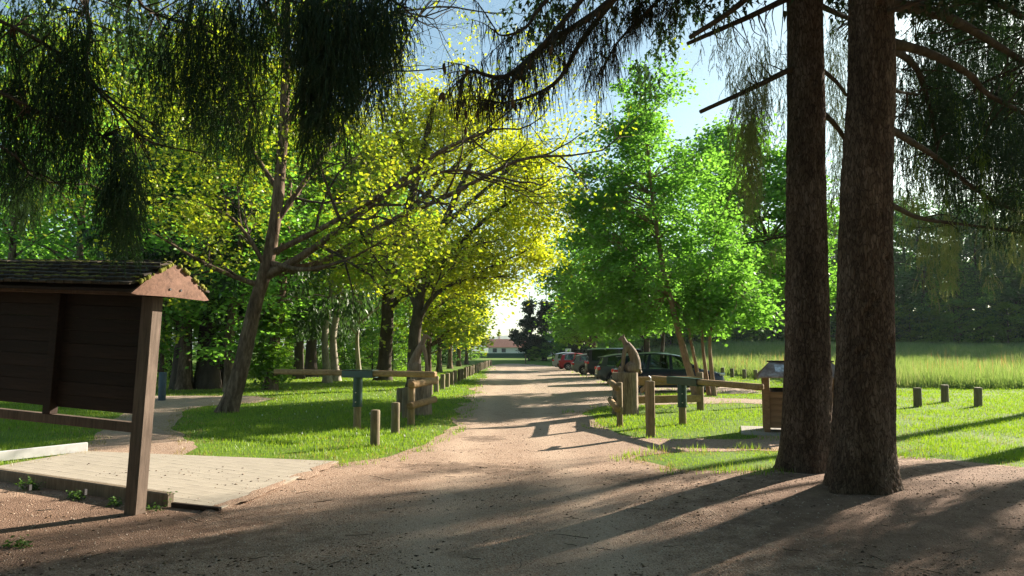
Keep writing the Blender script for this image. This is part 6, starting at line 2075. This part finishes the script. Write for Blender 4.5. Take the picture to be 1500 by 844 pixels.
# ================================================================== PARKED CARS
def car_paint(name, c):
    m, nt, out = node_mat(name)
    f = noise(nt, coords(nt), 3.0, 4)
    dust = ramp(nt, f, [(0.4, c), (0.75, tuple(min(1, x * 1.12 + .008) for x in c))])
    principled(nt, out, dust, 0.28, None, 0.0, 0.35, 0.25)
    return m
def make_car(name, label, paint, L, W, H, style, loc, rz, glass='glass', rim='alloy', trim_arch=True, plate='plate'):
    """local frame: nose along +X, left side +Y, ground at z = 0"""
    root = thing(name, label, 'car', loc, 'cars parked side by side facing the meadow', rz)
    h2, hw = L / 2, W / 2
    suv = style in ('suv', 'van')
    belt = H * (.60 if style != 'van' else .58); clear = .21 if suv else .17
    rw = .345 if suv else .31
    xf, xr = h2 - .88, -h2 + .80
    xw = h2 - 1.02 if style != 'van' else h2 - .78          # windscreen foot
    xroof_f = xw - (.78 if style != 'van' else .62)
    xroof_r = -h2 + (.42 if style == 'suv' else .22 if style == 'van' else .38)
    xd = -h2 + .10
    nose = .70 if suv else .62
    hood_z = belt - .04
    xs = np.array(sorted(set(list(np.linspace(-h2, h2, 46)) + [xf + rw * 1.16 * math.cos(a) for a in np.linspace(0, PI, 11)] + [xr + rw * 1.16 * math.cos(a) for a in np.linspace(0, PI, 11)])))
    top = np.interp(xs, [-h2, -h2 + .05, -h2 + .16, xw, h2 - .55, h2 - .22, h2 - .06, h2], [belt - .30, belt - .10, belt, hood_z, hood_z - .08, hood_z - .17, nose, nose - .14])
    wid = np.interp(xs, [-h2, -h2 + .07, -h2 + .35, -h2 + .9, h2 - .9, h2 - .35, h2 - .10, h2], [hw - .20, hw - .09, hw - .015, hw, hw, hw - .04, hw - .16, hw - .34])
    bot = np.interp(xs, [-h2, -h2 + .25, h2 - .3, h2], [clear + .20, clear, clear, clear + .14])
    V = []; F = []
    K = None
    for x, zt_, w, zb in zip(xs, top, wid, bot):
        zs = zb
        for xc in (xf, xr):
            d = (rw * 1.16) ** 2 - (x - xc) ** 2
            if d > 0: zs = max(zs, rw + math.sqrt(d))
        zs = min(zs, zt_ - .12)
        mid = zs + (zt_ - zs) * .45
        ring = [(0, zb + .02), (w - .24, zb + .02), (w - .22, zs), (w - .02, zs), (w + .0, zs + .03), (w + .012, mid), (w - .012, zs + (zt_ - zs) * .72), (w - .035, zt_ - .045), (w - .075, zt_ - .005), (w * .55, zt_ + .018), (0, zt_ + .03)]
        full = ring + [(-a, b) for a, b in ring[-2:0:-1]]
        K = len(full)
        V += [(x, a, b) for a, b in full]
    n = len(xs)
    for i in range(n - 1):
        for k in range(K):
            k2 = (k + 1) % K
            F.append([i * K + k, i * K + k2, (i + 1) * K + k2, (i + 1) * K + k])
    F.append(list(range(K - 1, -1, -1))); F.append([(n - 1) * K + k for k in range(K)])
    mb = MB(); mb.add(V, F)
    part('body', mb, paint, root, 38, local=True)
    # greenhouse: roof skin, pillars and glass
    hr = hw - (.20 if style != 'van' else .15)
    def zr(x):
        t = (x - xroof_r) / (xroof_f - xroof_r)
        return H - .03 - (.13 if style != 'van' else .05) * abs(t - .52) ** 2.2 * 4.0
    rxs = np.linspace(xroof_r - .05, xroof_f + .04, 12)
    V = []; F = []
    for x in rxs:
        z = zr(x)
        V += [(x, -hr - .03, z - .055), (x, -hr - .01, z - .02), (x, -hr * .7, z + .018), (x, 0, z + .03), (x, hr * .7, z + .018), (x, hr + .01, z - .02), (x, hr + .03, z - .055), (x, hr * .8, z - .03), (x, -hr * .8, z - .03)]
    K = 9
    for i in range(len(rxs) - 1):
        for k in range(K):
            k2 = (k + 1) % K
            F.append([i * K + k, (i + 1) * K + k, (i + 1) * K + k2, i * K + k2])
    F.append(list(range(K))); F.append([(len(rxs) - 1) * K + k for k in range(K - 1, -1, -1)])
    mb = MB(); mb.add(V, F); rf = part('roof', mb, paint, root, 40, local=True)
    if suv:
        mb = MB()
        for s_ in (-1, 1):
            mb.tube([(xroof_r + .1, s_ * (hr - .02), zr(xroof_r) + .0), (xroof_r + .22, s_ * (hr - .02), zr(xroof_r) + .055), (xroof_f - .5, s_ * (hr - .02), zr(xroof_f - .5) + .05), (xroof_f - .3, s_ * (hr - .02), zr(xroof_f - .3) + .0)], [.016] * 4, 6)
        part('roof_rail', mb, M['alloy'], rf, local=True)
    if style in ('suv', 'hatch'):
        mb = MB(); mb.add([(xroof_r - .03, -hr + .02, zr(xroof_r) - .005), (xroof_r - .03, hr - .02, zr(xroof_r) - .005), (xroof_r - .25, hr - .08, zr(xroof_r) - .025), (xroof_r - .25, -hr + .08, zr(xroof_r) - .025),
                           (xroof_r - .03, -hr + .02, zr(xroof_r) - .045), (xroof_r - .03, hr - .02, zr(xroof_r) - .045), (xroof_r - .25, hr - .08, zr(xroof_r) - .045), (xroof_r - .25, -hr + .08, zr(xroof_r) - .045)],
                          [[0, 3, 2, 1], [4, 5, 6, 7], [0, 1, 5, 4], [2, 3, 7, 6], [1, 2, 6, 5], [3, 0, 4, 7]]); part('spoiler', mb, paint, rf, local=True)
    hb_ = hw - .075
    span = xroof_f - xroof_r
    if style == 'van':
        bs = [xw - 1.05, -.45]
    else:
        bs = [xw - 1.12, -h2 + 1.30]
    tops = [xroof_f, min(xroof_f - .35, bs[0] + .10), bs[1] + .12, xroof_r]
    bots = [xw, bs[0], bs[1], xd + (.16 if style != 'van' else .06)]
    zb_ = lambda x: float(np.interp(x, xs, top)) - .004
    gm = M[glass]
    for s_ in (-1, 1):
        for j, (xb_, xt_) in enumerate(zip(bots, tops)):
            mbp = MB()
            wdt = (.055, .06, .06, .15 if style != 'van' else .11)[j]
            b0 = Vector((xb_, s_ * hb_, zb_(xb_))); t0 = Vector((xt_, s_ * hr, zr(xt_) - .04))
            dx = Vector((wdt, 0, 0)); dy = Vector((0, s_ * .035, 0))
            if j == 3: b0 = b0 + Vector((.05, 0, 0)); t0 = t0 + Vector((.05, 0, 0))
            q = [b0 - dx, b0 + dx, t0 + dx * .8, t0 - dx * .8]
            mbp.prism(q, -dy)
            part('pillar', mbp, paint if style != 'van' else M['trim'], root, local=True)
        for j in range(3):
            a0, a1 = bots[j] - .05, bots[j + 1] + .05; c0, c1 = tops[j] - .05, tops[j + 1] + .05
            if a0 - a1 < .1: continue
            g_ = MB(); g_.prism([Vector((a0, s_ * (hb_ - .012), zb_(a0))), Vector((a1, s_ * (hb_ - .012), zb_(a1))), Vector((c1, s_ * (hr - .012), zr(c1) - .03)), Vector((c0, s_ * (hr - .012), zr(c0) - .03))], (0, -s_ * .004, 0))
            part('window', g_, gm if not (style == 'van') else M['glass_dark'], root, local=True)
        # mirror, handles, door gaps
        mm_ = MB(); mm_.ball((xw - .30, s_ * (hw + .10), belt + .09), (.07, .11, .075), 10, 8); mm_.tube([(xw - .28, s_ * (hb_), belt + .04), (xw - .30, s_ * (hw + .06), belt + .06)], [.025, .03], 6)
        part('mirror', mm_, paint, root, 50, local=True)
        for xh in (bs[0] + .14, bs[1] + .20):
            hd = MB(); hd.box((xh, s_ * (hw + .008), belt - .15), (.19, .03, .03), None, .008); part('door_handle', hd, paint, root, local=True)
        dg = MB()
        for xh in (xw - .06, bs[0], bs[1] + .02):
            dg.box((xh, s_ * (hw - .008), (belt + clear) / 2 + .06), (.010, .045, belt - clear - .30))
        part('door_gap', dg, M['trim'], root, local=True)
        sk = MB(); sk.box(((xf + xr) / 2, s_ * (hw - .02), clear + .05), (xf - xr - rw * 2.5, .07, .12), None, .02); part('sill', sk, M['trim'], root, local=True)
        if trim_arch:
            ar = MB()
            for xc in (xf, xr):
                pts = [(xc + rw * 1.15 * math.cos(a), s_ * (hw - .006), rw + rw * 1.15 * math.sin(a)) for a in np.linspace(.05, PI - .05, 13)]
                ar.tube(pts, .032, 6)
            part('arch_trim', ar, M['trim'], root, 60, local=True)
        # rear lamp and headlamp
        tl = MB(); tl.box((-h2 + .10, s_ * (hw - .20), belt - .13), (.16, .30, .15), Matrix.Rotation(s_ * .35, 3, 'Z'), .03); part('tail_light', tl, M['tail'], root, local=True)
        hl = MB(); hl.box((h2 - .20, s_ * (hw - .26), nose + .03), (.26, .34, .11), Matrix.Rotation(-s_ * .45, 3, 'Z'), .03); part('headlight', hl, M['lamp'], root, local=True)
    mbg = MB(); x0, x1 = xw - .02, xroof_f + .02
    mbg.prism([(x0, hb_ - .05, zb_(x0)), (x0, -hb_ + .05, zb_(x0)), (x1, -hr + .03, zr(x1) - .03), (x1, hr - .03, zr(x1) - .03)], (-.004, 0, -.004)); part('windscreen', mbg, M['glass'], root, local=True)
    mbg = MB(); x0, x1 = xd + .02, xroof_r - .03
    mbg.prism([(x0, -hb_ + .1, belt + .0), (x0, hb_ - .1, belt + .0), (x1, hr - .06, zr(x1) - .04), (x1, -hr + .06, zr(x1) - .04)], (.004, 0, -.004)); part('rear_window', mbg, M['glass_dark'], root, local=True)
    bp = MB(); bp.box((-h2 + .03, 0, clear + .20), (.12, W - .42, .20), None, .04); bp.box((h2 - .04, 0, clear + .19), (.12, W - .66, .20), None, .04); part('bumper', bp, M['trim'], root, local=True)
    pt = MB(); pt.box((-h2 - .012, 0, belt - .26), (.012, .50, .11), None, .004); part('number_plate', pt, M[plate], root, local=True)
    for xx in (xw - 1.15, xw - 1.15, None):
        pass
    for s_ in (-1, 1):
        st_ = MB(); st_.box((xw - 1.25, s_ * .36, belt - .02), (.14, .46, .52), Matrix.Rotation(-.18, 3, 'Y'), .05); st_.box((xw - 1.31, s_ * .36, belt + .33), (.09, .24, .17), Matrix.Rotation(-.18, 3, 'Y'), .04)
        part('seat', st_, M['cabin'], root, local=True)
    st_ = MB(); st_.box((-h2 + 1.15, 0, belt - .02), (.15, 1.2, .46), Matrix.Rotation(-.2, 3, 'Y'), .05); part('rear_seat', st_, M['cabin'], root, local=True)
    sw = MB(); ring = [(xw - .62 - .06 * math.cos(a) , .36 + .18 * math.sin(a), belt + .06 + .17 * math.cos(a)) for a in np.linspace(0, 2 * PI, 17)]; sw.tube(ring, .014, 6, False); part('steering_wheel', sw, M['cabin'], root, local=True)
    # wheels
    for xc in (xf, xr):
        for s_ in (-1, 1):
            RMx = Matrix.Identity(3) if s_ > 0 else Matrix.Rotation(PI, 3, 'Z')
            w_ = bpy.data.objects.new('wheel', None); COL.objects.link(w_); w_.parent = root; w_.location = (xc, s_ * (hw - .115), rw)
            ty = MB(); ty.lathe([(rw * .66, -.10), (rw * .94, -.105), (rw, -.075), (rw, .075), (rw * .94, .105), (rw * .66, .10)], 28, RMx)
            link_mesh('tyre', smooth_by_angle(ty.mesh('tyre'), 40), M['tyre'], w_)
            ri = MB(); ri.lathe([(rw * .67, .095), (rw * .64, .10), (rw * .60, .06), (rw * .58, -.06), (rw * .67, -.08)], 28, RMx)
            ri.lathe([(.001, .085), (rw * .16, .085), (rw * .18, .05), (rw * .18, .0)], 12, RMx)
            for k in range(10):
                a = 2 * PI * k / 10 + (.13 if k % 2 else -.13)
                p0 = RMx @ Vector((rw * .12 * math.cos(a), .07, rw * .12 * math.sin(a))); p1 = RMx @ Vector((rw * .62 * math.cos(a), .082, rw * .62 * math.sin(a)))
                ri.beam(p0, p1, .030, .022, .004, tuple(RMx @ Vector((0, 1, 0))))
            link_mesh('rim', smooth_by_angle(ri.mesh('rim'), 40), M[rim], w_)
            dk = MB(); dk.lathe([(.001, .0), (rw * .60, .0), (rw * .60, -.05), (.001, -.05)], 20, RMx); link_mesh('brake_drum', dk.mesh('brake_drum'), M['trim'], w_)
    return root
P_navy = car_paint('navy_paint', (0.010, 0.015, 0.042)); P_grey_green = car_paint('dark_olive_paint', (0.035, 0.045, 0.042)); P_black = car_paint('black_paint', (0.010, 0.011, 0.013))
P_grey = car_paint('mid_grey_paint', (0.13, 0.14, 0.15)); P_red = car_paint('red_paint', (0.36, 0.012, 0.018)); P_silver = car_paint('silver_blue_paint', (0.34, 0.38, 0.43))
def park(x_rear, y, L, lab, paint, W, H, style, rz=0.0, **kw):
    c = Vector((x_rear + L / 2 * math.cos(rz), y, 0)); c.z = hz(c.x, c.y) + .005
    return make_car('parked_car', lab, paint, L, W, H, style, c, rz, **kw)
park(4.15, 29.2, 4.38, 'dark navy crossover car nearest the viewer, behind the right carved animal and the maple stems', P_navy, 1.82, 1.60, 'suv', R(-4))
park(4.20, 35.6, 4.35, 'dark olive hatchback car with its rear showing left of the right carved animal', P_grey_green, 1.80, 1.52, 'hatch', R(-2))
park(4.55, 44.0, 4.65, 'tall black van-like car between the olive car and the grey one', P_black, 1.88, 1.80, 'van', R(-2))
park(4.15, 49.6, 4.1, 'mid grey hatchback car between the red car and the tall black one', P_grey, 1.76, 1.46, 'hatch', R(-2))
park(4.0, 61.0, 4.0, 'bright red car in the row of parked cars', P_red, 1.74, 1.48, 'hatch', R(-4))
park(3.75, 66.0, 4.1, 'silver blue car farthest along the row, beside the red one', P_silver, 1.76, 1.52, 'hatch', R(-3))

# dandelion clocks on the left lawn
def dandelion(x, y, h, seed, lab):
    rng = np.random.default_rng(seed)
    b = Vector((x, y, hz(x, y))); root = thing('dandelion', lab, 'flower', b, 'dandelion clocks on the left lawn')
    mb = MB(); mb.tube([b, b + Vector((.01, 0, h * .5)), b + Vector((.03, 0, h))], [.004, .004, .003], 5, False); part('stem', mb, M['weed'], root)
    mb = MB(); c = b + Vector((.03, 0, h))
    for _ in range(46):
        d = Vector(rng.normal(0, 1, 3)).normalized()
        s_ = d.cross(Vector((0, 0, 1))); s_ = s_.normalized() * .005 if s_.length > .01 else Vector((.005, 0, 0))
        mb.add([c, c + d * .020 - s_ * .6, c + d * .020 + s_ * .6], [[0, 1, 2]])
    part('seed_head', mb, M['white'], root)
rng = np.random.default_rng(131)
for k, (px, py) in enumerate([(311, 598), (320, 597), (310, 592), (430, 610), (447, 606), (455, 600), (470, 603), (500, 598), (540, 612), (556, 570), (560, 573), (463, 618), (410, 604), (382, 612), (655, 570), (520, 640), (590, 650), (440, 640)]):
    x, y = gnd(px, py + 3)
    dandelion(x, y, rng.uniform(.10, .18), 800 + k, 'white dandelion clock standing in the grass of the left lawn')
